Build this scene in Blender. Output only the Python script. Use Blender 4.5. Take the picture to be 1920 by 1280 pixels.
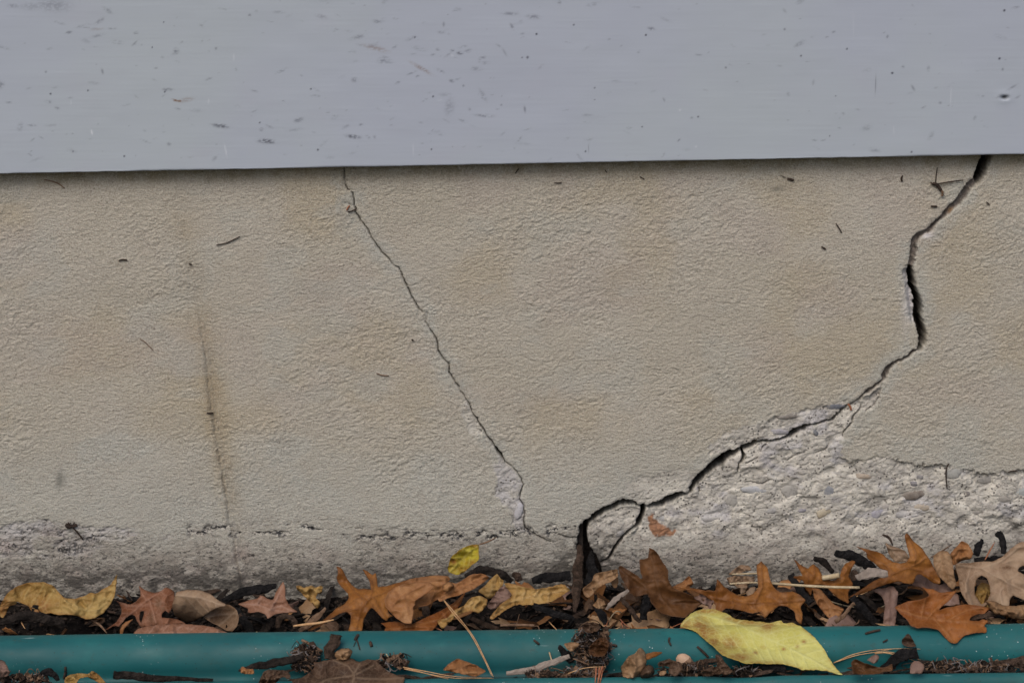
import bpy, math, random
import numpy as np
from mathutils import Vector, Matrix
from mathutils.geometry import delaunay_2d_cdt
scene = bpy.context.scene
for _o in list(bpy.data.objects): bpy.data.objects.remove(_o)
COL = scene.collection
R = math.radians
rng = np.random.RandomState(7)
random.seed(7)

# ------------------------------------------------------------------ camera
FPX = 4000.0                                   # focal length in pixels of the 1920 px wide photograph
PITCH, ROLL, DIST = R(15), R(0.95), 1.60
fwd = np.array([0, math.cos(PITCH), -math.sin(PITCH)])
CAM = np.array([0, 0, 0.602]) - fwd * DIST
CAM[2] = 0.0                                   # set just below so that the wall foot sits at z = 0
r0 = np.array([1.0, 0, 0]); u0 = np.array([0, math.sin(PITCH), math.cos(PITCH)])
rt = r0 * math.cos(ROLL) - u0 * math.sin(ROLL)
up = u0 * math.cos(ROLL) + r0 * math.sin(ROLL)
def raydir(u, v):
    u = np.asarray(u, float); v = np.asarray(v, float)
    d = fwd[None] * 1.0 + rt[None] * ((u.ravel() - 960) / FPX)[:, None] + up[None] * ((640 - v.ravel()) / FPX)[:, None]
    return d
_d = raydir(960, 1104)[0]
CAM[2] = -_d[2] * (-CAM[1] / _d[1])
def project(P):
    q = P - CAM
    z = q @ fwd
    return 960 + FPX * (q @ rt) / z, 640 - FPX * (q @ up) / z
def hit(u, v, P0, n):
    d = raydir(u, v); n = np.asarray(n, float)
    t = ((np.asarray(P0) - CAM) @ n) / (d @ n)
    return CAM + d * t[:, None]
def on_y(u, v, y): return hit(u, v, (0, y, 0), (0, 1, 0))
def on_z(u, v, z): return hit(u, v, (0, 0, z), (0, 0, 1))

cam = bpy.data.cameras.new("camera"); camo = bpy.data.objects.new("camera", cam); COL.objects.link(camo)
cam.sensor_width = 36; cam.lens = FPX / 1920 * 36
cam.clip_start = 0.05; cam.clip_end = 200
M = Matrix((( rt[0], up[0], -fwd[0], CAM[0]), (rt[1], up[1], -fwd[1], CAM[1]), (rt[2], up[2], -fwd[2], CAM[2]), (0, 0, 0, 1)))
camo.matrix_world = M
cam.dof.use_dof = True; cam.dof.focus_distance = 1.575; cam.dof.aperture_fstop = 16
scene.camera = camo

# ------------------------------------------------------------------ light: flat overcast daylight
SUN_EL, SUN_AZ = R(62), R(200)
world = bpy.data.worlds.new("World"); scene.world = world; world.use_nodes = True
nt = world.node_tree; nt.nodes.clear()
sky = nt.nodes.new('ShaderNodeTexSky'); sky.sky_type = 'NISHITA'; sky.sun_disc = False
sky.sun_elevation = SUN_EL; sky.sun_rotation = SUN_AZ
sky.air_density = 1.0; sky.dust_density = 4.0; sky.ozone_density = 1.0
bg = nt.nodes.new('ShaderNodeBackground'); bg.inputs['Strength'].default_value = 0.10
wo = nt.nodes.new('ShaderNodeOutputWorld')
nt.links.new(sky.outputs[0], bg.inputs[0]); nt.links.new(bg.outputs[0], wo.inputs[0])
sl = bpy.data.lights.new("sun", 'SUN'); sl.energy = 1.0; sl.angle = R(35); sl.color = (1.0, 0.93, 0.84)
so = bpy.data.objects.new("sun", sl); COL.objects.link(so)
SD = Vector((-0.32, -0.80, 1.0)).normalized()
so.rotation_euler = SD.to_track_quat('Z', 'Y').to_euler()
sky.sun_elevation = math.asin(SD.z); sky.sun_rotation = math.atan2(SD.x, SD.y)
scene.view_settings.view_transform = 'Standard'; scene.view_settings.look = 'None'
scene.view_settings.exposure = 0.31; scene.view_settings.gamma = 1.0

# ------------------------------------------------------------------ numpy noise
def _hash(ix, iy, seed):
    h = (ix.astype(np.int64) * 374761393 + iy.astype(np.int64) * 668265263 + seed * 1442695041) & 0x7fffffff
    h = ((h ^ (h >> 13)) * 1274126177) & 0x7fffffff
    h = ((h ^ (h >> 16)) * 668265263) & 0x7fffffff
    return ((h ^ (h >> 15)) & 0xffffff) / float(0xffffff)
def vn(x, y, seed=0):
    x = np.asarray(x, float); y = np.asarray(y, float)
    ix = np.floor(x); iy = np.floor(y); fx = x - ix; fy = y - iy
    sx = fx * fx * fx * (fx * (fx * 6 - 15) + 10); sy = fy * fy * fy * (fy * (fy * 6 - 15) + 10)
    a = _hash(ix, iy, seed); b = _hash(ix + 1, iy, seed); c = _hash(ix, iy + 1, seed); d = _hash(ix + 1, iy + 1, seed)
    return (a + (b - a) * sx) * (1 - sy) + (c + (d - c) * sx) * sy
def fbm(x, y, seed=0, octs=4, gain=0.5):
    s = 0; a = 1; n = 0
    for i in range(octs):
        s = s + a * (vn(x, y, seed + i * 17) * 2 - 1); n += a; a *= gain; x = x * 2.03 + 11.3; y = y * 2.03 + 5.7
    return s / n
def sstep(a, b, x):
    t = np.clip((x - a) / (b - a), 0, 1); return t * t * (3 - 2 * t)
def poly_dist(px, py, pts, closed=False):
    """distance to a polyline and, for each point, the position along it (index + fraction)"""
    best = np.full(px.shape, 1e9); par = np.zeros(px.shape)
    n = len(pts); m = n if closed else n - 1
    for i in range(m):
        ax, ay = pts[i][:2]; bx, by = pts[(i + 1) % n][:2]
        dx, dy = bx - ax, by - ay; L = dx * dx + dy * dy + 1e-9
        t = np.clip(((px - ax) * dx + (py - ay) * dy) / L, 0, 1)
        d = np.hypot(px - ax - t * dx, py - ay - t * dy)
        k = d < best
        best[k] = d[k]; par[k] = i + t[k]
    return best, par
def inside(px, py, pts):
    c = np.zeros(px.shape, bool); n = len(pts); j = n - 1
    for i in range(n):
        xi, yi = pts[i][:2]; xj, yj = pts[j][:2]
        k = ((yi > py) != (yj > py)) & (px < (xj - xi) * (py - yi) / ((yj - yi) or 1e-9) + xi)
        c ^= k; j = i
    return c
def sdf(px, py, pts):
    d, _ = poly_dist(px, py, pts, True)
    return np.where(inside(px, py, pts), d, -d)

# ------------------------------------------------------------------ mesh helpers
def link(o, parent=None):
    COL.objects.link(o)
    if parent is not None: o.parent = parent
    return o
def np_mesh(name, V, F, mat=None, parent=None, smooth=True, attrs=None, origin=None):
    V = np.asarray(V, float)
    if parent is not None:
        V = V - np.array(parent.location)
    elif origin is not None:
        V = V - np.asarray(origin)
    me = bpy.data.meshes.new(name)
    F = np.asarray(F, np.int32); k = F.shape[1]
    me.vertices.add(len(V)); me.vertices.foreach_set('co', V.astype(np.float32).ravel())
    me.loops.add(F.size); me.loops.foreach_set('vertex_index', F.ravel())
    me.polygons.add(len(F)); me.polygons.foreach_set('loop_start', np.arange(0, F.size, k, dtype=np.int32))
    me.update(calc_edges=True); me.validate()
    if smooth: me.polygons.foreach_set('use_smooth', np.ones(len(me.polygons), bool))
    for kx, a in (attrs or {}).items():
        at = me.attributes.new(kx, 'FLOAT', 'POINT'); at.data.foreach_set('value', np.asarray(a, np.float32).ravel())
    if mat: me.materials.append(mat)
    o = bpy.data.objects.new(name, me)
    link(o, parent)
    if parent is None and origin is not None: o.location = origin
    return o
def tag(o, label=None, cat=None, group=None, kind=None):
    if label: o['label'] = label
    if cat: o['category'] = cat
    if group: o['group'] = group
    if kind: o['kind'] = kind
    return o
def empty(name, loc, label, cat, group=None):
    o = bpy.data.objects.new(name, None); o.empty_display_size = 0.02
    o.location = loc; link(o); return tag(o, label, cat, group)
def grid_faces(nr, nc):
    i = np.arange(nr - 1)[:, None] * nc + np.arange(nc - 1)[None]
    return np.stack([i, i + 1, i + nc + 1, i + nc], -1).reshape(-1, 4)

# ------------------------------------------------------------------ materials
class NT:
    def __init__(s, name, rough=0.8, spec=0.3):
        s.m = bpy.data.materials.new(name); s.m.use_nodes = True; s.t = s.m.node_tree
        s.b = s.t.nodes['Principled BSDF']; s.out = s.t.nodes['Material Output']
        s.b.inputs['Roughness'].default_value = rough
        s.b.inputs['Specular IOR Level'].default_value = spec
        s.co = s.t.nodes.new('ShaderNodeTexCoord').outputs['Object']
    def n(s, kind, **kw):
        x = s.t.nodes.new(kind)
        for k, v in kw.items():
            if k in x.inputs: s.set(x.inputs[k], v)
            else: setattr(x, k, v)
        return x
    def set(s, inp, v):
        if hasattr(v, 'node'): s.t.links.new(v, inp)
        elif isinstance(v, (tuple, list)) and len(v) == 3 and inp.type == 'RGBA': inp.default_value = (*v, 1)
        else: inp.default_value = v
    def attr(s, name): return s.n('ShaderNodeAttribute', attribute_name=name).outputs['Fac']
    def map(s, scale, rot=(0, 0, 0), co=None):
        x = s.n('ShaderNodeMapping'); s.set(x.inputs['Vector'], co or s.co); x.inputs['Scale'].default_value = scale; x.inputs['Rotation'].default_value = rot
        return x.outputs[0]
    def noise(s, scale, detail=4, rough=0.55, co=None, dist=0):
        x = s.n('ShaderNodeTexNoise'); s.set(x.inputs['Vector'], co or s.co)
        x.inputs['Scale'].default_value = scale; x.inputs['Detail'].default_value = detail; x.inputs['Roughness'].default_value = rough; x.inputs['Distortion'].default_value = dist
        return x.outputs['Fac']
    def voro(s, scale, feature='F1', co=None, out='Distance', rand=1.0):
        x = s.n('ShaderNodeTexVoronoi', feature=feature); s.set(x.inputs['Vector'], co or s.co); x.inputs['Scale'].default_value = scale; x.inputs['Randomness'].default_value = rand
        return x.outputs[out]
    def ramp(s, x, a, b, lo=0.0, hi=1.0):
        r = s.n('ShaderNodeMapRange', interpolation_type='SMOOTHSTEP'); s.set(r.inputs['Value'], x)
        r.inputs['From Min'].default_value = a; r.inputs['From Max'].default_value = b; r.inputs['To Min'].default_value = lo; r.inputs['To Max'].default_value = hi
        return r.outputs[0]
    def math(s, op, a, b=0.5):
        x = s.n('ShaderNodeMath', operation=op); s.set(x.inputs[0], a); s.set(x.inputs[1], b); return x.outputs[0]
    def mix(s, f, a, b, mode='MIX'):
        x = s.n('ShaderNodeMix', data_type='RGBA', blend_type=mode)
        s.set(x.inputs['Factor'], f); s.set(x.inputs[6], a); s.set(x.inputs[7], b); return x.outputs[2]
    def bump(s, h, strength=0.3, dist=0.001, normal=None):
        x = s.n('ShaderNodeBump'); x.inputs['Strength'].default_value = strength; x.inputs['Distance'].default_value = dist
        s.set(x.inputs['Height'], h)
        if normal is not None: s.set(x.inputs['Normal'], normal)
        return x.outputs[0]
    def done(s, color=None, normal=None, rough=None):
        if color is not None: s.set(s.b.inputs['Base Color'], color)
        if normal is not None: s.set(s.b.inputs['Normal'], normal)
        if rough is not None: s.set(s.b.inputs['Roughness'], rough)
        return s.m
# ------------------------------------------------------------------ the concrete foundation wall (traced from the photograph, in photo pixels on the wall plane)
crackA = [(645,300,2),(645,314,2),(647,332,2),(648,346,2),(652,355.5,2),(657,357,1.2),(661,362,2.2),(664,374,2.4),(664,385,2.4),(667,392,2.4),(665.5,397,2.4),(675,411,2.2),(684,423,2),(691,432,2.2),(696,445,1.6),(702,453,1.8),(710,465,2.2),(715,473,2),(722,478,2),(730,487,2),(738,499,1),(747,501,2),(752,512,2.2),(761,531,2.6),(769,549.5,2.4),(774,559,2.2),(784,578,2.2),(788,582,1.4),(796,587,1.2),(796,600,1.2),(804,613,1.8),(813,628,2),(820,640,2.4),(822,658,2.8),(831,672.5,2),(842,682,2.2),(842,698,3),(851,712,2),(861,726,2),(862,732,1.6),(870,740,1.8),(875,751,1.4),(881,757,2),(882.5,766,2.2),(888,778,1.8),(895,784,3.4),(897,791,2.4),(907.5,806,2.6),(913,817,2.4),(920,825,3.4),(927,836.5,2),(931,842,5),(939,851,5),(947,866,2),(962,877,1.6),(970,885.5,1.8),(978,898,1.8),(981,910,2.4),(976,924,2.2),(974,936,2.6),(982,950,2.2),(984,962,2.2),(982,978,2.4),(985,990,2.8),(995,998,2.0),(1011,1006,2.4),(1027,1014,1.8),(1040,1018,.4)]
crackB = [(1856,270,16),(1851,291,17),(1841,315,18),(1836,332,14),(1829,341,10),(1815,352,11),(1808,362,12),(1801,372,10),(1793,383,9),(1783,389,9),(1775,397,8),(1763,410,6),(1751,421,6),(1738,434,7),(1724,441,8),(1716,450,11),(1713,462,12),(1712,478,9),(1709,492,8),(1707,504,9),(1709,520,9),(1713,540,9),(1719,559,9),(1722,577.5,13),(1722,594,13),(1725,610,12),(1730,622,14),(1729,641,12),(1725,650,9),(1719,656,5),(1703,668,5),(1686,676,4),(1670,686,7),(1661,699,8),(1654,713,5),(1642,723,4),(1623,737,4),(1611.5,748.6,3.4),(1602,756,3),(1590,760,5),(1576,770,4),(1565,781,3.6),(1560,787.5,4.5),(1541,792,3.2),(1522.5,797,3.4),(1509,802,8),(1498,806,8),(1485,815.6,8),(1472,822,4.5),(1444,828,3.4),(1429,828,4.5),(1415.6,830.6,7),(1399,840,9),(1380,848,9),(1361,857,14),(1348,866,16),(1335,876.5,14),(1322,886,12),(1310.6,898,12),(1301,909,9),(1294,924,4),(1282,928,5),(1270,930,10),(1250,939,13),(1235,946,10),(1218,950,6),(1207,951.5,6),(1196,948,5),(1187,943,7),(1171,942,8),(1159,945,8.5),(1147,952,9),(1132,959,10),(1114.5,969.5,8.5),(1101,980,9),(1094,989,12),(1093,1000,13),(1092,1012,16),(1095,1028,24),(1100,1045,34),(1103,1062,44),(1104,1085,50),(1104,1120,50)]
crackC = [(1206,950,7),(1206,963.5,6.5),(1199,977,8),(1196,987,6),(1185,993,3),(1173,1002.6,4.5),(1161,1016,4.5),(1151.5,1030,5.5),(1146,1041.6,5.5),(1138,1048.5,3.6),(1128,1053,2.4)]
fine = [([(1654,713),(1651,734.5),(1648,745),(1638.5,760),(1624.5,771)],2.0),([(1616,757),(1615,766),(1599,781),(1597.5,793),(1583,809.5),(1579,821)],1.8),
        ([(1392,848),(1395,857),(1393,864),(1388,868)],6),([(1386,868),(1385.6,875),(1384.7,886)],2.6),([(1388,869),(1402,868),(1421,859)],1.8),
        ([(1046,1001.5),(1063,1007),(1084,1009)],2.6),([(1298,922),(1309,905),(1313,925)],2.2),([(1440,830),(1432,838),(1426,848)],1.6),
        ([(1475,866),(1490,855),(1510,848)],1.2),([(1400,905),(1430,908),(1445,900)],1.4),([(1530,850),(1548,843),(1560,830)],1.1),([(645,380),(654,382),(657,384)],1.2),([(796,587),(802,586),(800,600)],1.2)]
S_upper = [(1588,752),(1567,755.6),(1532,763),(1494,772.5),(1457,781),(1419,792),(1382,802.5),(1357.5,814),(1339,829),(1329,840),(1331,849),(1350,851),(1362,848),(1380,846),(1400,836),(1418,828),(1444,826),(1472,820),(1485,813),(1500,802),(1522,795),(1545,790),(1560,784),(1568,777),(1590,760)]
S_lowtop = [(1640,733),(1630,741),(1612,750),(1590,762),(1567,780),(1540,794),(1510,803),(1485,818),(1444,830),(1416,834),(1380,850),(1361,866),(1340,882),(1318,900),(1300,922),(1270,936),(1235,950),(1212,956),(1206,975),(1197,992),(1175,1004),(1160,1020),(1148,1042),(1128,1056),(1128,1200),(2700,1200),(2700,905),(1916,884),(1883,886),(1850,891),(1828,888),(1817,880),(1800,879),(1769,872.5),(1730,872.5),(1708,869),(1681.6,864),(1671,855),(1653,856),(1636,858),(1622,865),(1596,867),(1581,861),(1578,846),(1578,825),(1584,809),(1598,793),(1600,781),(1615,768),(1626,770),(1640,758),(1648,745),(1650,732)]
S_notch = [(1167,909),(1196,891),(1226,889),(1245,879.5),(1275,877.5),(1300,886),(1310,898),(1301,909),(1294,923),(1269,922),(1253,928),(1238,938),(1207,948),(1195,944),(1180,938),(1172,925)]
S_chunk = [(1101,990),(1116,976),(1134,966),(1150,958),(1165,951),(1185,950),(1202,956),(1204,966),(1195,978),(1190,990),(1172,1000),(1155,1020),(1146,1038),(1128,1050),(1120,1040),(1103,1020),(1097,1005)]
S_a1 = [(875,751),(882,760),(888,780),(897,792),(905,808),(893,815),(880,812),(872,790),(865,770),(868,757)]
S_a2 = [(932,850),(939,856),(947,868),(962,880),(972,890),(980,905),(976,925),(980,945),(984,965),(982,985),(985,998),(965,990),(962,970),(958,955),(940,942),(930,930),(932,900),(922,875),(936,865)]
S_wedge = [(1690,508),(1700,499),(1706,505),(1712,540),(1719,575),(1724,600),(1718,612),(1708,590),(1702,560),(1696,530)]
S_left = [(-900,990),(0,984),(31,976.5),(78,972.5),(125,976.5),(172,984),(250,988),(330,1000),(300,1022),(200,1040),(100,1048),(0,1046),(-900,1050)]
clay = [(1216,967),(1224,966),(1228,973),(1238,984),(1257,995),(1272,997),(1269,1003),(1245,1005),(1226,1003),(1220,993),(1215,980)]

dx = 0.00064
xs = np.concatenate([np.linspace(-1.6, -0.8, 40)[:-1], np.arange(-0.8, -0.45, 0.0014), np.arange(-0.45, 0.45, dx), np.arange(0.45, 0.8, 0.0014), np.linspace(0.8, 1.6, 40)])
zb = on_y(960, 300, 0)[0, 2]
zs = np.concatenate([np.linspace(-0.25, -0.03, 12)[:-1], np.arange(-0.03, zb + 0.035, dx), np.linspace(zb + 0.036, zb + 0.8, 12)])
XX, ZZ = np.meshgrid(xs, zs)
PV = np.stack([XX.ravel(), np.zeros(XX.size), ZZ.ravel()], -1)
U, V = project(PV); U = U.reshape(XX.shape); V = V.reshape(XX.shape)
# jagged edges come from warping the sampling position
WU = U + 3.0 * fbm(U / 9, V / 9, 3, 3) + 1.2 * fbm(U / 3, V / 3, 4, 2); WV = V + 3.0 * fbm(U / 9, V / 9, 5, 3) + 1.2 * fbm(U / 3, V / 3, 6, 2)
def boxed(pts, pad):
    us = [p[0] for p in pts]; vs = [p[1] for p in pts]
    return (U > min(us) - pad) & (U < max(us) + pad) & (V > min(vs) - pad) & (V < max(vs) + pad)
crack = np.full(U.shape, -60.0); near = np.full(U.shape, 99.0)       # crack: signed px inside a void
def add_crack(pts, pad=50, jit=1.0):
    k = boxed(pts, pad)
    uu = U[k] + (WU[k] - U[k]) * jit; vv = V[k] + (WV[k] - V[k]) * jit
    d, par = poly_dist(uu, vv, pts)
    w = np.interp(par, np.arange(len(pts)), [p[2] for p in pts]); w = np.where(w > 6, w + 2.8, np.where(w > 3.2, w + .6, w * .92))
    crack[k] = np.maximum(crack[k], w / 2 - d); near[k] = np.minimum(near[k], d - w / 2)
add_crack(crackA, 50, 0.35); add_crack(crackB, 60, 0.95); add_crack(crackC, 30, 0.5)
for p, w in fine: add_crack([(a, b, w if 0 < i < len(p) - 1 else w * .5) for i, (a, b) in enumerate(p)], 16, 0.35)
def region(pts, pad=40, jit=1.0):
    k = boxed(pts, pad); o = np.full(U.shape, -99.0)
    o[k] = sdf(U[k] + (WU[k] - U[k]) * jit, V[k] + (WV[k] - V[k]) * jit, pts); return o
lower = region(S_lowtop, 60, 2.2)
parts_s = np.maximum.reduce([region(S_upper, 40, 2.0), region(S_chunk, 30, .6)]); wedge = region(S_wedge, 30, 1.2); soft_s = np.maximum.reduce([region(S_a1, 40, 2.2), region(S_a2, 40, 2.2), wedge + 1]) + 3.5 * fbm(U / 5, V / 4, 12, 3)
notch = region(S_notch, 40, 2.0); left = region(S_left, 40, 2.2)
strip = region(S_upper)
low_fade = 1 - sstep(985, 1030, V + 22 * fbm(U / 60, V / 30, 21, 3))
expo = np.maximum(sstep(-2.5, 2.5, lower + 4 * fbm(U / 4, V / 3.5, 13, 3)) * (0.25 + 0.75 * low_fade), sstep(-1.5, 1.5, parts_s)); expo = np.maximum(expo, .8 * sstep(-3, 3, soft_s))
expo = np.maximum(expo, 0.65 * sstep(-2, 6, notch))
leftm = sstep(-2, 7, left) * sstep(-.25, .30, fbm(U / 40, V / 14, 31, 5, .6) + 0.18 - 0.6 * sstep(150, 330, U))
expo2 = leftm * 0.85
# a dotted rough line runs on right of the joint
bandc = 998 + 10 * fbm(U / 120, U * 0, 41, 2)
dots = np.exp(-((V - bandc) / 11) ** 2) * sstep(0.0, 0.35, fbm(U / 22, V / 9, 43, 4)) * (U > 350) * (U < 1080)
rough_dark = np.clip(dots * 1.5 + leftm * 0.9 * sstep(0, .4, fbm(U / 14, V / 8, 44, 4, .6)), 0, 1)
base_dirt_shade = sstep(965, 1062, V + 44 * fbm(U / 80, V / 30, 51, 5, .6))  # grime along the wall's base, with occlusion shade put into the same colour mask

# heights in metres, + = towards the viewer
a = R(14)
ru = (U * math.cos(a) - V * math.sin(a)); rv = (U * math.sin(a) + V * math.cos(a))
qu = ru + 4 * fbm(U / 23, V / 23, 62, 2); qv = rv + 4 * fbm(U / 21, V / 25, 63, 2)
coarse = fbm(qu / 11.5, qv / 7, 61, 4, 0.6)
fin = fbm(qu / 5.2, qv / 3.4, 67, 3, 0.7)
stucco = 0.00044 * coarse + 0.00046 * fin + 0.00030 * fbm(U / 2.6, V / 2.2, 69, 2)
amp = (0.50 + 0.60 * sstep(-.35, .4, fbm(U / 150, V / 90, 71, 4))) * (0.7 + 0.3 * sstep(-.3, .1, fbm(U / 45, V / 30, 72, 3)))
smoothTop = sstep(60, 20, V - (326 - 0.0188 * U)) * 0.5
h = stucco * amp * (1 - smoothTop) + 0.0011 * fbm(U / 210, V / 160, 73, 3)
sa2, ca2 = math.sin(R(27)), math.cos(R(27)); eu = U * ca2 - V * sa2; ev = U * sa2 + V * ca2; eu = eu + 9 * fbm(U / 30, V / 30, 84, 2)
rough = 0.0008 * fbm(eu / 30, ev / 15, 81, 5, .55) + 0.00045 * fbm(eu / 6, ev / 3.8, 83, 2) + 0.0004 * (0.5 - np.abs(fbm(eu / 26, ev / 10, 85, 3)))
pits = -0.0010 * sstep(0.36, 0.5, vn(U / 5.5, V / 4.5, 91) - 0.35) 
recv = 0.25 + 0.75 * sstep(-.25, .3, fbm(U / 46, V / 38, 86, 3))
rec = 0.0030 * recv * sstep(-2.0 , 2.6, lower) * (1 - 0.75 * sstep(985, 1040, V))
rec = np.maximum(rec, 0.0018 * recv * sstep(-1.5, 2.4, parts_s)); rec = np.maximum(rec, 0.0010 * recv * sstep(-3, 8, notch)); rec = np.maximum(rec, 0.0012 * recv * sstep(-2, 4, soft_s))
rec = np.maximum(rec, 0.0008 * leftm); rec = np.maximum(rec, 0.0004 * rough_dark)
ex = np.clip(np.maximum(expo, expo2), 0, 1)
h = h * (1 - 0.8 * ex) + ex * (rough + .6 * pits) - rec
h = h + base_dirt_shade * 0.6 * rough
h -= 0.0016 * rough_dark * sstep(0.0, .5, fbm(U / 6, V / 4, 95, 2))
# the two sides of the main crack stand at slightly different levels
# faint cold joint at the left with a trowelled ridge
jpts = [(328,330),(336,380),(345,450),(358,520),(372,570),(380,630),(388,690),(392,730),(397,760),(404,810),(410,850),(418,890),(424,930),(432,980),(440,1020),(447,1060),(455,1110),(460,1200)]
k = (U > 260) & (U < 540)
jd = np.full(U.shape, 99.0); js = np.full(U.shape, 0.0); jx = np.interp(V, [p[1] for p in jpts], [p[0] for p in jpts]) + 2.2 * fbm(V / 14, V * 0, 97, 3)
js = U - jx
strength = sstep(560, 700, V) * 0.9 + 0.15
h += -0.0010 * np.exp(-(js / 2.0) ** 2) * strength * (0.5 + 0.5 * sstep(-.3, .2, fbm(V / 12, V * 0, 98, 2))) + 0.0009 * np.exp(-((js + 8) / 6) ** 2) * strength - 0.0008 * np.exp(-((js - 9) / 7) ** 2) * strength
smj = np.exp(-((js - 10) / 16) ** 2) * strength
# lips are worn back a little next to the void, then the void drops away
lip = sstep(5, 0, near)
h -= 0.0012 * lip * sstep(0.8, 4, crack.clip(0) + 2)
depth = np.where(U > 1095, 0.030, 0.008)
# part of the main crack is only a shallow, dirty groove
shal = ((V > 338) & (V < 500) & (U > 1700) & (U < 1830)) | ((V > 652) & (V < 765) & (U > 1590) & (U < 1722))
depth = np.where(shal, 0.0045 + 0.002 * fbm(U / 8, V / 8, 99, 2), depth)
void = sstep(-0.4, 1.5, crack)
h -= depth * void * (0.55 + 0.45 * sstep(0, 4, crack))
# ledge inside the broken part at the left of the black void (500-610)
led = np.exp(-((U - (1701 + (V - 510) * 0.13)) / 5.0) ** 2) * sstep(500, 512, V) * sstep(615, 590, V)
h -= 0.0035 * led * (1 - void)
h = np.where(np.isfinite(h), h, 0)
Y = -h
edge_far = (np.abs(XX) > 0.452)
crackm = np.clip(void * np.where(shal, 0.8, 1.0), 0, 1)
white = led * 0.3 + np.exp(-(((U - 1737) / 12) ** 2 + ((V - 440) / 7) ** 2)) * .9 + np.exp(-((U - 1700) / 10) ** 2 - ((V - 575) / 45) ** 2) * .4
greyg = np.clip(sstep(34, 6, near) * (0.35 + 0.65 * sstep(-.2, .3, fbm(U / 26, V / 22, 101, 3))) + sstep(760, 960, V + 50 * fbm(U / 120, V / 60, 103, 3)) * 0.85 + 0.5 * sstep(.1, .5, fbm(U / 90, V / 60, 104, 3)), 0, 1)
stain = np.clip(sstep(-.1, .5, fbm(U / 150 + 4, V / 130, 111, 5)) * 0.62 * sstep(900, 780, V) + np.exp(-((js - 6) / 28) ** 2) * (.35 + .65 * sstep(560, 680, V)) * sstep(340, 460, V) * sstep(985, 880, V) * 1.3 * (.7 + .5 * fbm(U / 30, V / 60, 113, 3)), 0, 1)
seam = np.clip(np.exp(-((js - 4) / np.where(V > 640, 20, 30)) ** 2) * (.36 + .64 * sstep(520, 760, V)) * sstep(345, 420, V) * sstep(1040, 900, V) * (.75 + .6 * fbm(U / 16, V / 40, 114, 4)) + .9 * np.exp(-((js + 1) / 3.0) ** 2) * sstep(640, 700, V) * sstep(-.3, .3, fbm(V / 25, V * 0, 115, 2)), 0, 1)
pink = sstep(0.0, .5, fbm(U / 130 + 9, V / 110, 117, 4)) * sstep(820, 700, V) + 0.7 * sstep(0.05, .45, fbm(U / 60, V / 20, 118, 3)) * sstep(1010, 1050, V)
green = sstep(34, 4, V - (326 - 0.0188 * U)) 
claym = sstep(-1.5, 1.5, region(clay, 20, 1.5))
dark_foot = np.exp(-(((U - 1100) / 60) ** 2 + ((V - 1050) / 50) ** 2)) + 0.9 * np.exp(-(((U - 1908) / 30) ** 2 + ((V - 985) / 18) ** 2)) + 0.85 * sstep(1030, 1092, V)  # contact shade above the mulch painted into the wall colour, plus two dark spots
lilac = np.clip(.8 * sstep(-2, 3, np.maximum.reduce([region(S_a2), left, wedge])) + 0.8 * sstep(0.15, .5, fbm(U / 45, V / 26, 121, 3)) * expo, 0, 1)
smudge = np.exp(-(((U - 112) / 9) ** 2 + ((V - 900) / 16) ** 2)) + .8*np.exp(-(((U - 1458) / 16) ** 2 + ((V - 355) / 6) ** 2)) + .6*np.exp(-(((U - 1033) / 6) ** 2 + ((V - 380) / 4) ** 2))

w = NT('foundation_concrete', 0.92, 0.15)
co = w.co
A = w.attr
n1 = w.noise(9, 5); n2 = w.noise(60, 5, 0.6); n3 = w.noise(420, 4, 0.6)
paint = w.mix(w.ramp(n1, 0.35, 0.65), (0.438, 0.406, 0.338), (0.450, 0.420, 0.362))
paint = w.mix(w.math('MULTIPLY', A('stain'), 0.85), paint, (0.415, 0.355, 0.250))
paint = w.mix(w.math('MULTIPLY', A('pink'), 0.32), paint, (0.415, 0.360, 0.325))
paint = w.mix(w.math('MULTIPLY', A('greyg'), 0.75), paint, (0.420, 0.425, 0.390))
paint = w.mix(w.ramp(n2, 0.45, 0.75, 0, 0.35), paint, (0.34, 0.31, 0.262))
paint = w.mix(w.ramp(n3, 0.4, 0.8, 0, 0.35), paint, (0.52, 0.47, 0.40))
paint = w.mix(w.math('MULTIPLY', A('green'), w.ramp(n2, .3, .7, .25, .8)), paint, (0.23, 0.19, 0.10))
conc = w.mix(w.ramp(n2, 0.35, 0.7), (0.68, 0.65, 0.58), (0.44, 0.42, 0.385))
conc = w.mix(w.math('MULTIPLY', A('lilac'), 0.8), conc, (0.47, 0.465, 0.50))
conc = w.mix(w.ramp(w.noise(110, 4), 0.5, 0.62, 0, .5), conc, (0.40, 0.385, 0.36))
conc = w.mix(w.ramp(w.noise(45, 4), 0.5, 0.68, 0, .6), conc, (0.70, 0.665, 0.59))
vs = w.voro(330); vs2 = w.noise(700, 3, .7)
speck = w.math('MAXIMUM', w.math('MULTIPLY', w.ramp(vs, 0.32, 0.18), w.ramp(w.noise(90, 3), 0.40, 0.58)), w.math('MULTIPLY', w.ramp(w.noise(260, 5, .75), .60, .68), .75))
conc = w.mix(speck, conc, (0.10, 0.095, 0.09))
paint = w.mix(w.math('MULTIPLY', A('seam'), .55), paint, (0.275, 0.212, 0.130))
gr = w.noise(1050, 3, .7); paint = w.mix(w.ramp(gr, .52, .64, 0, .55), paint, (0.20, 0.175, 0.145)); paint = w.mix(w.ramp(gr, .47, .35, 0, .45), paint, (0.60, 0.57, 0.50))
colr = w.mix(A('exposed'), paint, conc)
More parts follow.
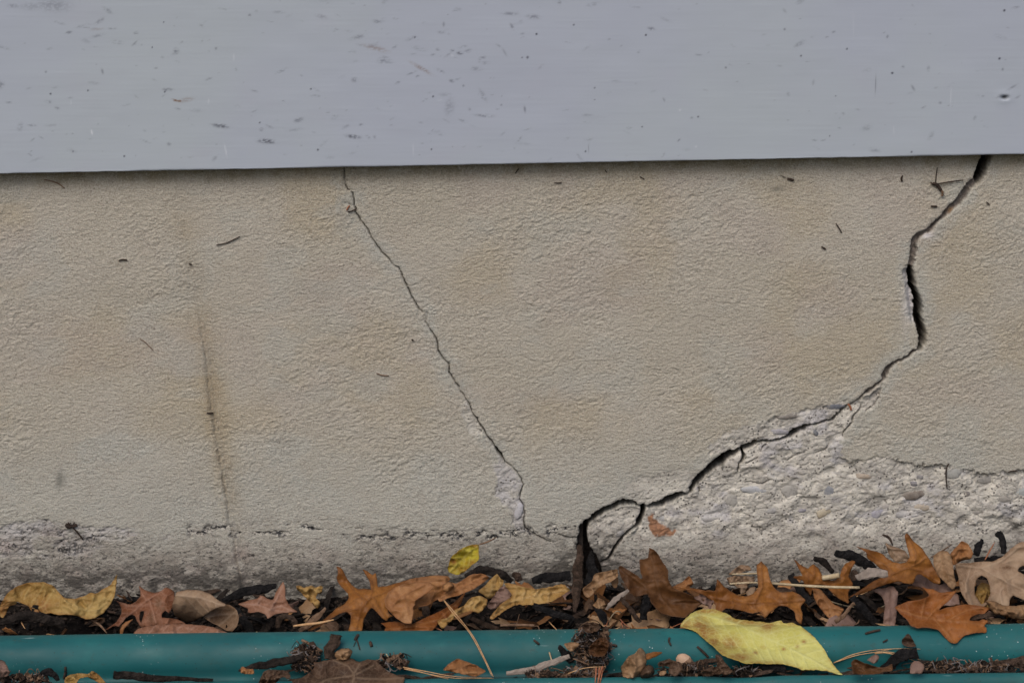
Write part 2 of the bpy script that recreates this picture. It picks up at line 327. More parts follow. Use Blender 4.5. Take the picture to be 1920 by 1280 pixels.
# tiny black pits, denser at top left and along the foot
vp = w.voro(210, co=w.map((1, 1, 1.25)))
pit = w.math('MAXIMUM', w.math('MULTIPLY', w.ramp(vp, 0.17, 0.08), w.ramp(w.noise(14, 3), 0.45, 0.66, 0.0, 1)), w.math('MULTIPLY', w.ramp(w.voro(430, co=w.map((.8, 1, 1.2))), .24, .13), w.ramp(w.noise(22, 4), .44, .62, 0, .8)))
colr = w.mix(w.math('MULTIPLY', pit, 0.6), colr, (0.075, 0.06, 0.05))
footn = w.ramp(w.noise(330, 5, .72, co=w.map((.55, 1, 1))), 0.545, 0.60)
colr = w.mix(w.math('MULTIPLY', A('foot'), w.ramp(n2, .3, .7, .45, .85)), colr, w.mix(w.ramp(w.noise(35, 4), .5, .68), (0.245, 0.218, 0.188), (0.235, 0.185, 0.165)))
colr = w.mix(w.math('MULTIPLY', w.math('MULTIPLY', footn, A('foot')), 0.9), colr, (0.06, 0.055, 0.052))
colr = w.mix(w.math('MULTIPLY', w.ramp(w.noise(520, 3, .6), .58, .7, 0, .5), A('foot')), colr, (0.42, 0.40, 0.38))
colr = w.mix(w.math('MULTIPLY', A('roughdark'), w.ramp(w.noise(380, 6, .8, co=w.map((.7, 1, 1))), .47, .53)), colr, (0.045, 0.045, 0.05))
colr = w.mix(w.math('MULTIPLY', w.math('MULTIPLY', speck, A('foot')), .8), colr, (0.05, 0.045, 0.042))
colr = w.mix(A('clay'), colr, w.mix(w.ramp(n3, .3, .7), (0.36, 0.19, 0.11), (0.24, 0.13, 0.08)))
colr = w.mix(A('white'), colr, (0.60, 0.58, 0.60))
colr = w.mix(w.math('MULTIPLY', A('smudge'), .7), colr, (0.15, 0.15, 0.13))
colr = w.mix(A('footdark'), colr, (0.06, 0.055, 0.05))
colr = w.mix(A('crack'), colr, w.mix(A('inner'), w.mix(w.ramp(n2, .35, .65), (0.022, 0.019, 0.018), (0.055, 0.045, 0.04)), w.mix(w.ramp(w.noise(200, 4), .4, .6), (0.10, 0.080, 0.075), (0.21, 0.175, 0.155))))
colr = w.mix(w.math('MULTIPLY', A('crack'), A('rusty')), colr, (0.28, 0.15, 0.05))
hb = w.math('ADD', w.noise(500, 3, .6, co=w.map((0.55, 1, 1), (0, R(-14), 0))), w.math('MULTIPLY', w.noise(1300, 2), .5))
w.done(colr, w.bump(hb, 1.0, 0.0011))
ncol = XX.shape[1]
rusty = np.exp(-(((U - 1786) / 7) ** 2 + ((V - 397) / 7) ** 2))
inner = np.clip(shal * 1.0 + sstep(1846, 1858, U) * (V < 340), 0, 1)
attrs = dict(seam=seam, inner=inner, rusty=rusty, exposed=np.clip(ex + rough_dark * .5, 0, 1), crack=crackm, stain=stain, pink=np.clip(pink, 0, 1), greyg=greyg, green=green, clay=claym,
             foot=np.clip(base_dirt_shade * .9 + 0.25 * ex, 0, 1), footdark=np.clip(dark_foot * sstep(-.2, .45, fbm(U / 16, V / 8, 131, 5, .65) + .30 * dark_foot), 0, 0.85), roughdark=rough_dark,
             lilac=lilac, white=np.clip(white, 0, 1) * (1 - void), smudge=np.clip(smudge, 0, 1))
VV = np.stack([XX.ravel(), Y.ravel(), ZZ.ravel()], -1)
F = grid_faces(*XX.shape)
# close the wall with a back 0.2 m behind so that it is a solid body
nr, nc = XX.shape; N0 = len(VV)
ring = np.concatenate([np.arange(nc), np.arange(1, nr) * nc + nc - 1, (nr - 1) * nc + np.arange(nc - 2, -1, -1), np.arange(nr - 2, 0, -1) * nc])
back = VV[ring].copy(); back[:, 1] = 0.2
VV = np.concatenate([VV, back]); m = len(ring); j = np.arange(m)
F = np.concatenate([F, np.stack([ring, N0 + j, N0 + (j + 1) % m, ring[(j + 1) % m]], -1)])
for kx in attrs: attrs[kx] = np.concatenate([attrs[kx].ravel(), np.zeros(m)])
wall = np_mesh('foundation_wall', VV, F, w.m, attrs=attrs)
tag(wall, 'cracked beige painted concrete foundation wall with crumbling white foot below the grey board', 'wall')
wall_h = h
def wall_y(u, v):
    """front of the wall at photo pixel (u, v)"""
    p = on_y([u], [v], 0)[0]
    i = np.clip(np.searchsorted(zs, p[2]), 0, len(zs) - 1); jx_ = np.clip(np.searchsorted(xs, p[0]), 0, len(xs) - 1)
    return p[0], Y[i, jx_], p[2]

# pebbles of the aggregate that show in the broken concrete: (u, v, length, height, tilt, colour)
peb = [(1620,894,28,12,4,(.36,.29,.22)),(1716,929,42,17,-10,(.17,.14,.115)),(1511,900,42,32,-35,(.30,.285,.26)),(1546,962,30,17,-25,(.42,.36,.26)),(1552,919,34,27,20,(.27,.28,.30)),
(1732,951,38,18,6,(.44,.37,.29)),(1787,888,30,22,-10,(.36,.36,.34)),(1848,902,42,15,2,(.28,.265,.245)),(1881,936,30,15,0,(.30,.28,.25)),(1916,925,26,20,0,(.30,.33,.33)),
(1817,928,10,10,0,(.13,.115,.11)),(1714,907,16,10,0,(.17,.165,.18)),(1722,896,24,9,5,(.16,.155,.165)),(1644,966,28,19,-20,(.36,.35,.40)),(1662,951,20,14,0,(.42,.39,.36)),
(1506,959,20,9,-12,(.24,.23,.26)),(1372,939,26,28,-20,(.37,.355,.325)),(1416,919,54,15,3,(.40,.41,.43)),(1483,921,38,26,-15,(.34,.325,.30)),(1476,780,42,14,-8,(.25,.225,.20)),
(1462,810,34,12,3,(.32,.31,.345)),(1568,762,36,13,-6,(.135,.145,.17)),(1530,812,16,9,50,(.13,.14,.16)),(1590,968,22,13,15,(.34,.33,.31)),(1448,958,26,13,-10,(.33,.32,.31)),
(1690,968,22,13,8,(.35,.34,.335)),(1775,945,22,12,-10,(.40,.37,.33)),(1243,975,32,13,25,(.36,.36,.37)),(1330,975,30,12,-5,(.33,.32,.31)),(972,959,17,32,10,(.46,.455,.49)),(1160,1001,18,12,-10,(.26,.255,.25)),(1833,962,20,11,-4,(.29,.27,.25))]
pm = NT('pebble', 0.7, 0.3)
ob = pm.n('ShaderNodeObjectInfo').outputs['Color']
pc = pm.mix(pm.ramp(pm.noise(150, 5), .3, .75, 0, .4), ob, (0.45, 0.43, 0.40)); pc = pm.mix(pm.ramp(pm.noise(500, 3), .5, .7, 0, .35), pc, (.08, .08, .08))
pm.done(pc, pm.bump(pm.noise(600, 3), .5, .0004))
for i, (u, v, L, H, t, c) in enumerate(peb):
    x, y, z = wall_y(u, v)
    nu, nv = 24, 14
    th = np.linspace(0, 2 * np.pi, nu, endpoint=False); ph = np.linspace(0.02, np.pi - .02, nv)
    T, P = np.meshgrid(th, ph); q = 0.8
    X1 = np.sign(np.cos(T)) * np.abs(np.cos(T)) ** q * np.sin(P) ** .8; Z1 = np.sign(np.sin(T)) * np.abs(np.sin(T)) ** q * np.sin(P) ** .8; Y1 = np.cos(P)
    nn = 1 + 0.32 * fbm(X1 * 1.6 + i * 7, Z1 * 1.6 + Y1, 200 + i, 2)
    s = 0.0004; ca, sa = math.cos(R(-t)), math.sin(R(-t))
    lx, lz = X1 * nn * L / 2 * s, Z1 * nn * H / 2 * s
    V_ = np.stack([(lx * ca - lz * sa).ravel() + x, (Y1 * 0.0016).ravel() + y + 0.0010, (lx * sa + lz * ca).ravel() + z], -1)
    f = []
    for r in range(nv - 1):
        for cc in range(nu): f.append((r * nu + cc, r * nu + (cc + 1) % nu, (r + 1) * nu + (cc + 1) % nu, (r + 1) * nu + cc))
    o = np_mesh('pebble', V_, f, pm.m, parent=wall); o.color = (*c, 1)

# ------------------------------------------------------------------ the painted board above it
BY = -0.013
eL = on_y([0], [326], BY)[0]; eR = on_y([1920], [289.5], BY)[0]
slope = (eR[2] - eL[2]) / (eR[0] - eL[0]); z0 = eL[2] - slope * eL[0]
bx = np.concatenate([np.linspace(-1.6, -0.43, 40)[:-1], np.arange(-0.43, 0.43, 0.0007), np.linspace(0.43, 1.6, 40)])
prof = [(0.0115, 0.0), (0.001, 0.0)] + [(0.001 - 0.001 * math.sin(t), 0.001 - 0.001 * math.cos(t)) for t in np.linspace(0.3, np.pi / 2, 4)]
zz = list(np.arange(0.0018, 0.150, 0.0007)) + list(np.linspace(0.16, 0.42, 8))
prof = prof + [(0.0, z) for z in zz] + [(0.011, 0.42)]
py = np.array([p[0] for p in prof]); pz = np.array([p[1] for p in prof])
BX, PZ = np.meshgrid(bx, pz); _, PY = np.meshgrid(bx, py)
edge_n = 0.00022 * fbm(BX * 120, BX * 0, 301, 4) * (PZ < 0.003)
P = np.stack([BX.ravel(), (BY + PY).ravel(), (z0 + slope * BX + PZ + edge_n).ravel()], -1)
BU, BV = project(P)
marks = [(100,10,60,22,5,.35),(60,12,40,14,0,.25),(202,20,18,6,35,.5),(307,42,2.4,2.4,0,1.6),(285,89,2.2,2.2,0,1.6),(330,97,11,9,-40,.6),(340,80,9,3,-40,.4),(253,81,14,3,-45,.5),(115,44,14,4,15,.4),(129,61,12,5,-10,.55),(150,50,16,4,-10,.35),(165,52,26,2,5,.4),(210,54,16,3,0,.45),(255,62,8,6,0,.5),
(95,176,3,3,0,1.6),(165,170,2.6,2.6,0,1.6),(192,134,4,10,-15,.5),(86,135,4,4,0,.5),(16,192,10,4,10,.55),(60,235,14,4,5,.55),(92,191,14,5,5,.45),(108,203,10,4,15,.5),(38,238,10,14,20,.35),(2,160,10,12,30,.55),(309,172,3,3,0,1.5),(315,168,18,5,3,.65),(413,236,28,7,9,.85),(500,265,30,8,5,.95),(487,230,2.6,2.6,0,1.6),(490,243,7,6,0,.5),
(505,237,14,4,25,.35),(560,225,16,7,-15,.6),(233,293,2.8,2.8,0,1.6),(596,281,3,3,0,1.6),(583,167,2.6,2.6,0,1.5),(592,180,16,4,0,.45),(443,130,5,5,0,.5),(405,91,4,5,0,.5),(468,29,6,5,-30,.5),(481,21,5,4,0,.5),(378,47,9,6,30,.4),(293,128,8,3,5,.45),(273,265,18,3,20,.4),(317,270,7,6,0,.45),(137,284,3,3,0,.8),
(707,41,14,6,15,.5),(712,40,20,2,0,.4),(742,35,10,4,0,.35),(832,46,4,9,0,.45),(778,70,2.8,2.8,0,1.6),(670,70,26,7,-15,.45),(700,85,16,6,-10,.2),(718,112,18,12,-30,.45),(740,88,10,5,-35,.4),(665,150,11,8,0,.5),(821,93,7,4,5,.6),(848,95,7,4,0,.7),(862,100,11,5,5,.8),(877,96,14,6,-20,.4),(904,109,12,6,-20,.55),(910,118,14,5,0,.35),(811,103,9,3,-15,.45),(847,152,9,5,15,.6),(869,161,4,4,0,.5),
(812,181,3,3,0,1.6),(925,147,5,3,0,.5),(772,137,18,3,-20,.45),(746,155,9,4,-25,.5),(783,143,7,4,-25,.5),(843,200,16,30,10,.30),(880,205,6,5,0,.5),(908,217,32,5,3,.55),(940,197,4,3,0,.5),(984,205,4,11,-8,.55),(662,256,26,7,8,.85),(677,234,7,4,0,.5),(690,257,10,5,30,.35),(703,257,7,5,30,.4),(809,280,3,3,0,1.1),(788,230,12,2,3,.4),(735,235,8,3,0,.35),
(957,26,28,5,3,.5),(1000,32,22,8,5,.5),(960,50,5,12,-30,.6),(935,86,12,3,30,.35),(946,98,4,16,-30,.3),(1006,64,3,3,0,1.6),(1076,47,3,3,0,1.6),(1049,5,6,7,0,.5),(1185,12,8,4,0,.5),(1196,14,14,3,0,.4),(1221,54,12,6,15,.6),(1211,66,3.2,3.2,0,1.4),(1142,73,5,4,0,.5),(1198,97,6,5,-30,.5),(989,108,5,5,0,1.0),(979,108,3,3,0,.8),(1115,165,2.8,2.8,0,1),(1115,187,2.4,2.4,0,.8),(1065,80,16,2,12,.35),(1245,187,3,8,-25,.45),(1204,238,2.8,2.8,0,1.0),(1098,284,3,3,0,1.4),(1104,275,1.5,20,3,.4),(1273,263,7,3,-40,.55),(1180,240,10,4,0,.35),
(1471,55,4,4,0,.6),(1563,60,6,4,-20,.6),(1550,70,8,3,-10,.45),(1664,69,4,6,20,.5),(1744,63,6,3,-20,.4),(1502,105,3,3,0,1.5),(1588,92,3,3,0,1.2),(1673,137,4,3.4,0,1.5),(1883,20,4,4,0,1.3),(1874,110,4,4,0,1.2),(1880,130,4,5,0,.5),(1361,127,3,4,-30,.7),(1642,158,2,34,2,.5),(1712,165,4,12,-30,.45),(1693,126,5,5,0,.5),(1741,129,6,10,0,.35),(1567,180,2.4,2.4,0,.9),(1462,124,12,3,5,.3),(1309,219,3,3,0,1.1),(1297,221,5,4,0,.4),(1310,103,12,3,3,.4),(1556,255,2.4,2.4,0,1),(1709,285,3,3,0,1.4),
(1530,277,12,3,20,.4),(1528,263,10,3,5,.4),(1745,255,7,16,35,.4),(1640,282,18,8,10,.35),(1625,240,16,10,-20,.3),(1833,180,7,3,0,.4),(1843,180,5,3,0,.4),(1763,193,5,5,0,.5),(1732,201,9,3,-25,.45),(1828,221,5,8,30,.4),(1581,213,5,5,0,.4),(1478,177,6,8,0,.3),(1525,155,4,10,10,.3)]
mk = np.zeros(len(P)); warm = np.zeros(len(P)); wht = np.zeros(len(P)); relief = np.zeros(len(P))
def stamp(arr, u, v, L, H, t, s, soft=True):
    k = (np.abs(BU - u) < L + 12) & (np.abs(BV - v) < L + H + 12)
    if not k.any(): return
    du = BU[k] - u; dv = BV[k] - v; c, sn = math.cos(R(t)), math.sin(R(t))
    a_ = (du * c + dv * sn) / (L / 2); b_ = (-du * sn + dv * c) / (H / 2)
    q = a_ * a_ + b_ * b_
    g = np.exp(-q ** 1.5 * .8) * (1 if L < 5 else sstep(-.55, .25, fbm(BU[k] / 4.5, BV[k] / 1.6, int(u) % 97, 3)))
    arr[k] = np.maximum(arr[k], s * g)
for mrk in marks: stamp(mk, *mrk)
rr = np.random.RandomState(5)
for i in range(300):
    u = rr.uniform(-60, 1980) if rr.rand() < .5 else rr.uniform(-60, 1000)
    v = rr.uniform(-20, 300); L = rr.choice([3, 5, 8, 12, 18]); stamp(mk, u, v, L * rr.uniform(.7, 1.4), max(2.0, L * rr.uniform(.2, .45)), rr.normal(-5, 22), rr.uniform(.12, .42))
stamp(warm, 333, 189, 18, 4, 12, 1.6); stamp(warm, 705, 91, 44, 9, 14, .5); stamp(warm, 791, 129, 44, 6, 30, .6); stamp(warm, 350, 187, 24, 8, -10, .45); stamp(warm, 182, 55, 22, 4, -5, .35)
for (u, v, L, H, t, s) in [(172,248,3,9,-15,1),(423,282,2,22,-12,.7),(438,108,2,12,0,.5),(391,190,2,10,0,.5),(133,193,2,8,0,.4),(775,280,2,20,0,.4),(824,187,8,5,0,.35),(1783,180,2,30,3,.4),(1275,207,5,5,0,.5),(1600,45,2,40,0,.2),(848,104,5,6,0,.5),(1676,245,2,16,0,.3),(1305,275,4,4,0,.4)]: stamp(wht, u, v, L, H, t, s)
# the popped nail bulge at far right
nb = np.exp(-(((BU - 1884) / 15) ** 2 + ((BV - 184) / 12) ** 2)); nb2 = np.exp(-(((BU - 1884) / 6.5) ** 2 + ((BV - 183) / 3.4) ** 2))
front = np.tile((py == 0.0)[:, None], (1, len(bx))).ravel()
P[:, 1] -= front * (0.0006 * nb - 0.0028 * nb2)
P[:, 1] += front * (0.00003 * fbm(BU / 90, BV / 3.0, 311, 3) + 0.00035 * fbm(BU / 160, BV / 90, 312, 3) - 0.00006 * mk)
F = grid_faces(len(pz), len(bx)); N0 = len(P)
n = len(bx); t0i = (len(pz) - 1) * n
F = np.concatenate([F, np.stack([t0i + np.arange(n - 1), t0i + np.arange(1, n), np.arange(1, n), np.arange(n - 1)], -1)])
bm_ = NT('grey_board_paint', 0.55, 0.35)
bn = bm_.noise(3.5, 5); bs = bm_.noise(90, 4, .6, co=bm_.map((0.12, 1, 1.0)))
bc = bm_.mix(bm_.ramp(bn, .35, .65), (0.395, 0.435, 0.520), (0.405, 0.455, 0.505))
bc = bm_.mix(bm_.ramp(bs, .45, .75, 0, .05), bc, (0.28, 0.30, 0.34))
bc = bm_.mix(bm_.ramp(bm_.noise(22, 4), .55, .8, 0, .25), bc, (0.41, 0.42, 0.50))
bc = bm_.mix(bm_.attr('white'), bc, (0.75, 0.78, 0.82))
bc = bm_.mix(bm_.attr('warm'), bc, (0.20, 0.13, 0.09))
bc = bm_.mix(bm_.attr('mark'), bc, (0.07, 0.075, 0.10))
bc = bm_.mix(bm_.attr('hole'), bc, (0.04, 0.04, 0.045))
bb = bm_.math('ADD', bm_.noise(300, 4, .6, co=bm_.map((0.06, 1, 1))), bm_.math('MULTIPLY', bm_.noise(900, 2), .25))
bm_.done(bc, bm_.bump(bb, .06, .0003), bm_.ramp(bs, .3, .7, .45, .62))
board = np_mesh('painted_board', P, F, bm_.m, attrs=dict(mark=np.clip(mk * 1.0, 0, 1), warm=np.clip(warm, 0, 1), white=np.clip(wht * .6, 0, 1), hole=nb2))
tag(board, 'wide grey painted board with scuffs and black specks above the concrete wall', 'board')

# ------------------------------------------------------------------ soil and the ground in front
g = NT('soil', 0.95, 0.1)
g.done(g.mix(g.ramp(g.noise(80, 5), .35, .65), (0.006, 0.005, 0.005), (0.018, 0.014, 0.012)), g.bump(g.noise(250, 5, .7), 1, .003))
gx = np.concatenate([np.linspace(-30, -0.6, 14)[:-1], np.linspace(-0.6, 0.6, 360), np.linspace(0.6, 30, 14)[1:]])
gy = np.concatenate([-np.geomspace(40, 0.26, 22), np.linspace(-0.25, 0.005, 90), [0.3, 2, 12]])
GX, GY = np.meshgrid(gx, gy)
def bed_z(x, y):
    near_ = np.clip(1 + y / 0.13, 0, 1)
    return 0.006 * fbm(x * 30, y * 30, 401, 4) - 0.004 + near_ ** 2 * 0.014 * sstep(0.1, 0.4, x) - 0.030 * sstep(-0.135, -0.17, y)
GZ = bed_z(GX, GY)
GZ = np.where(GY > 0.02, -0.04, GZ)
o = np_mesh('ground', np.stack([GX.ravel(), GY.ravel(), GZ.ravel()], -1), grid_faces(len(gy), len(gx)), g.m)
tag(o, kind='structure')

# ------------------------------------------------------------------ teal plastic edging with a rolled top and a gutter
CZ = 0.030
cL = on_z([0], [1189.5], CZ)[0]; cR = on_z([1920], [1167], CZ)[0]
esl = (cR[1] - cL[1]) / (cR[0] - cL[0]); ey0 = cL[1] - esl * cL[0]        # the sight line touches the roll near its top
ey0 -= 0.004
prof = [(-13.2, 60), (-13.2, 14)] + [(-13 * math.cos(t), 13 - 13 * math.sin(t)) for t in np.linspace(0.05, np.pi / 2, 14)] + [(17.5 * math.sin(t), 18.5 - 18.5 * math.cos(t)) for t in np.linspace(0.08, np.pi / 2, 18)]
prof += [(17.4, 21), (17.7, 24), (19.2, 26.2), (22, 27.2), (26, 27.6), (31, 27.4), (36, 26), (39.5, 22.5), (41.8, 18.6), (44, 16.1), (46.5, 15.4), (49, 16.2), (51, 18.4), (52.5, 22), (53.5, 30), (54, 60)]
prof = [(f * .001, d * .001) for f, d in prof]
def resample(pr, step):
    out = [pr[0]]
    for a_, b_ in zip(pr[:-1], pr[1:]):
        k_ = max(1, int(math.hypot(b_[0] - a_[0], b_[1] - a_[1]) / step))
        for i in range(1, k_ + 1): out.append((a_[0] + (b_[0] - a_[0]) * i / k_, a_[1] + (b_[1] - a_[1]) * i / k_))
    return np.array(out)
pr = resample(prof, 0.0012)
ux = np.concatenate([np.linspace(-1.6, -0.45, 60)[:-1], np.linspace(-0.45, 0.45, 700), np.linspace(0.45, 1.6, 60)[1:]])
EX, EF = np.meshgrid(ux, pr[:, 0]); _, ED = np.meshgrid(ux, pr[:, 1])
wob = 0.0007 * fbm(EX * 5, EF * 30, 501, 3) + 0.0002 * fbm(EX * 40, EF * 60, 502, 2)
dent = 0.0016 * np.exp(-((EX - 0.155) / 0.02) ** 2 - ((ED - 0.012) / 0.012) ** 2)
YE = ey0 + esl * EX - EF; ZE = CZ - ED + wob - dent
def edge_y(x, f=0.0): return ey0 + esl * x - f
em = NT('teal_plastic', 0.5, 0.20)
ec = em.mix(em.ramp(em.noise(7, 4), .35, .65), (0.009, 0.080, 0.090), (0.011, 0.104, 0.112))
ec = em.mix(em.ramp(em.noise(45, 5, .6, co=em.map((.5, 1, 1))), .5, .72, 0, .45), ec, (0.025, 0.150, 0.150))
ec = em.mix(em.ramp(em.noise(24, 4), .56, .7, 0, .45), ec, (0.010, 0.070, 0.064))
ec = em.mix(em.ramp(em.voro(230), .10, .05, 0, .9), ec, (0.02, 0.025, 0.025))
wd = em.math('MULTIPLY', em.ramp(em.voro(260, co=em.map((1.2, 1, 1))), .14, .05), em.ramp(em.noise(16, 2), .5, .62))
ec = em.mix(em.ramp(em.noise(11, 6, .7, co=em.map((.6, 1, 1))), .48, .68, 0, .35), ec, (0.060, 0.095, 0.085))
ec = em.mix(em.ramp(em.noise(150, 6, .8, co=em.map((.6, 1, 1))), .57, .66, 0, .35), ec, (0.035, 0.05, 0.042))
ec = em.mix(wd, ec, (0.45, 0.52, 0.52))
scr = em.math('MULTIPLY', em.ramp(em.noise(280, 3, .6, co=em.map((.10, 1, .6), (0, .3, .5))), .66, .74), em.ramp(em.noise(18, 2), .52, .62))
ec = em.mix(em.math('MULTIPLY', scr, .5), ec, (0.35, 0.45, 0.46))
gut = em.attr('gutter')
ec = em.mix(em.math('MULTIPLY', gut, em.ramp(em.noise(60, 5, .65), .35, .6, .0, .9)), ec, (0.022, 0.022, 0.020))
em.done(ec, em.bump(em.noise(420, 4), .15, .0005), em.ramp(em.noise(40, 4), .3, .7, .42, .62))
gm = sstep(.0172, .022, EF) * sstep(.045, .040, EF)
VE = np.stack([EX.ravel(), YE.ravel(), ZE.ravel()], -1)
edging = np_mesh('lawn_edging', VE, grid_faces(len(pr), len(ux))[:, ::-1], em.m, attrs=dict(gutter=gm.ravel()))
sm = edging.modifiers.new('thick', 'SOLIDIFY'); sm.thickness = 0.0025; sm.offset = -1
tag(edging, 'long teal plastic lawn edging with a rolled top along the leaf litter', 'edging')
_i0 = int(np.argmax(pr[:, 1] < .0125)); _i1 = int(np.argmax(pr[:, 0] > .0533)); PF = pr[_i0:_i1, 0]; PD = pr[_i0:_i1, 1]
def edge_limit(Pw, lift=.0012):
    """move points that would sink into the edging back along the sight line until they rest on it"""
    Pw = np.array(Pw, float); D3_ = Pw - CAM; D3_ /= np.linalg.norm(D3_, axis=1)[:, None]
    f_ = ey0 + esl * Pw[:, 0] - Pw[:, 1]
    Q = Pw - D3_ * ((0.056 - f_) / -D3_[:, 1] * -1)[:, None]          # on the front side of the lip
    todo = (f_ < .056); done_ = np.zeros(len(Pw), bool)
    for _ in range(220):
        fq = ey0 + esl * Q[:, 0] - Q[:, 1]
        sz = np.where(fq < -.0128, -9, CZ - np.interp(fq, PF, PD, right=9)); hitq = (Q[:, 2] < sz + lift) & todo & ~done_
        passed = ((Q - Pw) * D3_).sum(1) > 0
        newly = hitq & ~passed; Pw[newly] = Q[newly]; done_ |= hitq | passed
        Q = Q + D3_ * .0004
    return Pw
def edge_surface(f):
    """height of the edging at forward distance f"""
    return CZ - np.interp(f, PF, PD)
# ------------------------------------------------------------------ leaves
def leaf_material(name, base, dark, light, vein, rough=.5, blotch=.5, edge=(0.12, 0.06, 0.03), edge_amt=.5, spots=.3, trans=.12, veina=.6):
    m_ = NT(name, rough, .16)
    a1 = m_.noise(28, 5, .6); a2 = m_.noise(130, 5, .65); a3 = m_.noise(600, 3)
    c = m_.mix(m_.ramp(a1, .38, .62), base, light)
    c = m_.mix(m_.math('MULTIPLY', m_.ramp(a1, .55, .40), blotch), c, dark)
    c = m_.mix(m_.ramp(a2, .45, .72, 0, .35), c, dark)
    c = m_.mix(m_.ramp(a3, .45, .7, 0, .22), c, light)
    c = m_.mix(m_.math('MULTIPLY', m_.ramp(m_.voro(190), .17, .09), m_.ramp(m_.noise(45, 2), .5, .64, 0, spots)), c, (0.03, 0.014, 0.01))
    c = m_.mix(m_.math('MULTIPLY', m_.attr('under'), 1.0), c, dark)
    c = m_.mix(m_.math('MULTIPLY', m_.attr('edge'), m_.ramp(a2, .38, .58, 0, edge_amt)), c, edge)
    c = m_.mix(m_.math('MULTIPLY', m_.attr('stain'), m_.ramp(a2, .30, .52, .6, 1)), c, edge)
    c = m_.mix(m_.math('MULTIPLY', m_.ramp(m_.voro(260, 'DISTANCE_TO_EDGE'), .10, .02), .22), c, vein)
    c = m_.mix(m_.math('MULTIPLY', m_.attr('vein'), veina), c, vein)
    c = m_.mix(m_.math('MULTIPLY', m_.attr('edge'), .45), c, dark)
    hb_ = m_.math('ADD', m_.math('MULTIPLY', m_.attr('vein'), .8), m_.math('ADD', m_.math('MULTIPLY', m_.noise(150, 5, .65), 2.2), m_.math('MULTIPLY', m_.voro(260, 'DISTANCE_TO_EDGE'), -.9)))
    m_.done(c, m_.bump(hb_, .4, .0008), m_.ramp(a2, .3, .7, rough - .06, rough + .14))
    tr = m_.t.nodes.new('ShaderNodeBsdfTranslucent'); m_.set(tr.inputs['Color'], c)
    mx = m_.t.nodes.new('ShaderNodeMixShader'); mx.inputs[0].default_value = trans
    m_.t.links.new(m_.b.outputs[0], mx.inputs[1]); m_.t.links.new(tr.outputs[0], mx.inputs[2]); m_.t.links.new(mx.outputs[0], m_.out.inputs[0])
    return m_.m
LM = {
 'orange': leaf_material('orange_oak_leaf', (.245,.092,.017), (.105,.036,.009), (.33,.142,.036), (.13,.05,.018), .42, .5),
 'rust':   leaf_material('rust_oak_leaf', (.235,.078,.016), (.12,.036,.009), (.29,.105,.026), (.30,.135,.05), .42, .5, edge_amt=.35),
 'brown':  leaf_material('brown_leaf', (.090,.038,.012), (.040,.017,.008), (.140,.062,.022), (.125,.062,.028), .48, .6),
 'umber':  leaf_material('umber_leaf', (0.076,0.042,0.025), (0.029,0.017,0.012), (0.122,0.074,0.047), (0.227,0.160,0.109), .5, .6),
 'pink':   leaf_material('pinkish_leaf', (0.252,0.126,0.076), (0.143,0.059,0.034), (0.336,0.189,0.126), (0.386,0.244,0.185), .5, .35, spots=.6),
 'redpink':leaf_material('reddish_leaf', (0.197,0.076,0.034), (0.084,0.029,0.015), (0.260,0.118,0.067), (0.336,0.185,0.126), .45, .5, spots=.6),
 'tan':    leaf_material('tan_leaf', (0.311,0.189,0.101), (0.181,0.097,0.046), (0.386,0.260,0.155), (0.202,0.118,0.063), .5, .45, spots=.5),
 'beige':  leaf_material('beige_oak_leaf', (0.286,0.189,0.122), (0.168,0.105,0.063), (0.353,0.252,0.168), (0.386,0.286,0.202), .5, .35, spots=.6),
 'mauve':  leaf_material('mauve_leaf', (0.218,0.139,0.113), (0.118,0.069,0.055), (0.286,0.193,0.160), (0.168,0.101,0.080), .55, .4, spots=.6),
 'ochre':  leaf_material('ochre_leaf', (0.328,0.206,0.059), (0.197,0.105,0.029), (0.395,0.273,0.101), (0.420,0.302,0.126), .45, .5, edge=(0.235,0.084,0.025)),
 'yellow': leaf_material('crumpled_yellow_leaf', (0.378,0.231,0.071), (0.227,0.122,0.038), (0.437,0.298,0.118), (0.437,0.302,0.143), .5, .45, edge=(0.210,0.084,0.025)),
 'lime':   leaf_material('yellow_green_leaf', (.50,.475,.125), (.42,.37,.085), (.56,.54,.18), (.60,.60,.28), .45, .25, edge=(0.252,0.113,0.029), edge_amt=.85, spots=.0, veina=.38),
 'moss':   leaf_material('small_green_leaf', (.42,.33,.025), (.26,.17,.02), (.42,.40,.04), (.45,.38,.10), .45, .5, edge=(0.202,0.071,0.017), edge_amt=.9),
 'copper': leaf_material('copper_leaf', (0.319,0.147,0.055), (0.185,0.071,0.025), (0.395,0.210,0.092), (0.185,0.080,0.034), .45, .4, spots=.7),
}
def densify(pts, step):
    out = []
    n = len(pts)
    for i in range(n):
        a_ = np.array(pts[i]); b_ = np.array(pts[(i + 1) % n]); L = np.hypot(*(b_ - a_)); k_ = max(1, int(round(L / step)))
        for j_ in range(k_): out.append(a_ + (b_ - a_) * j_ / k_)
    return np.array(out)
def smooth_loop(p, it=2):
    for _ in range(it): p = p * .5 + (np.roll(p, 1, 0) + np.roll(p, -1, 0)) * .25
    return p
def bed_hit(u, v):
    """where the sight line meets the litter bed behind the edging"""
    p = on_z([u], [v], 0.0)[0]
    return p
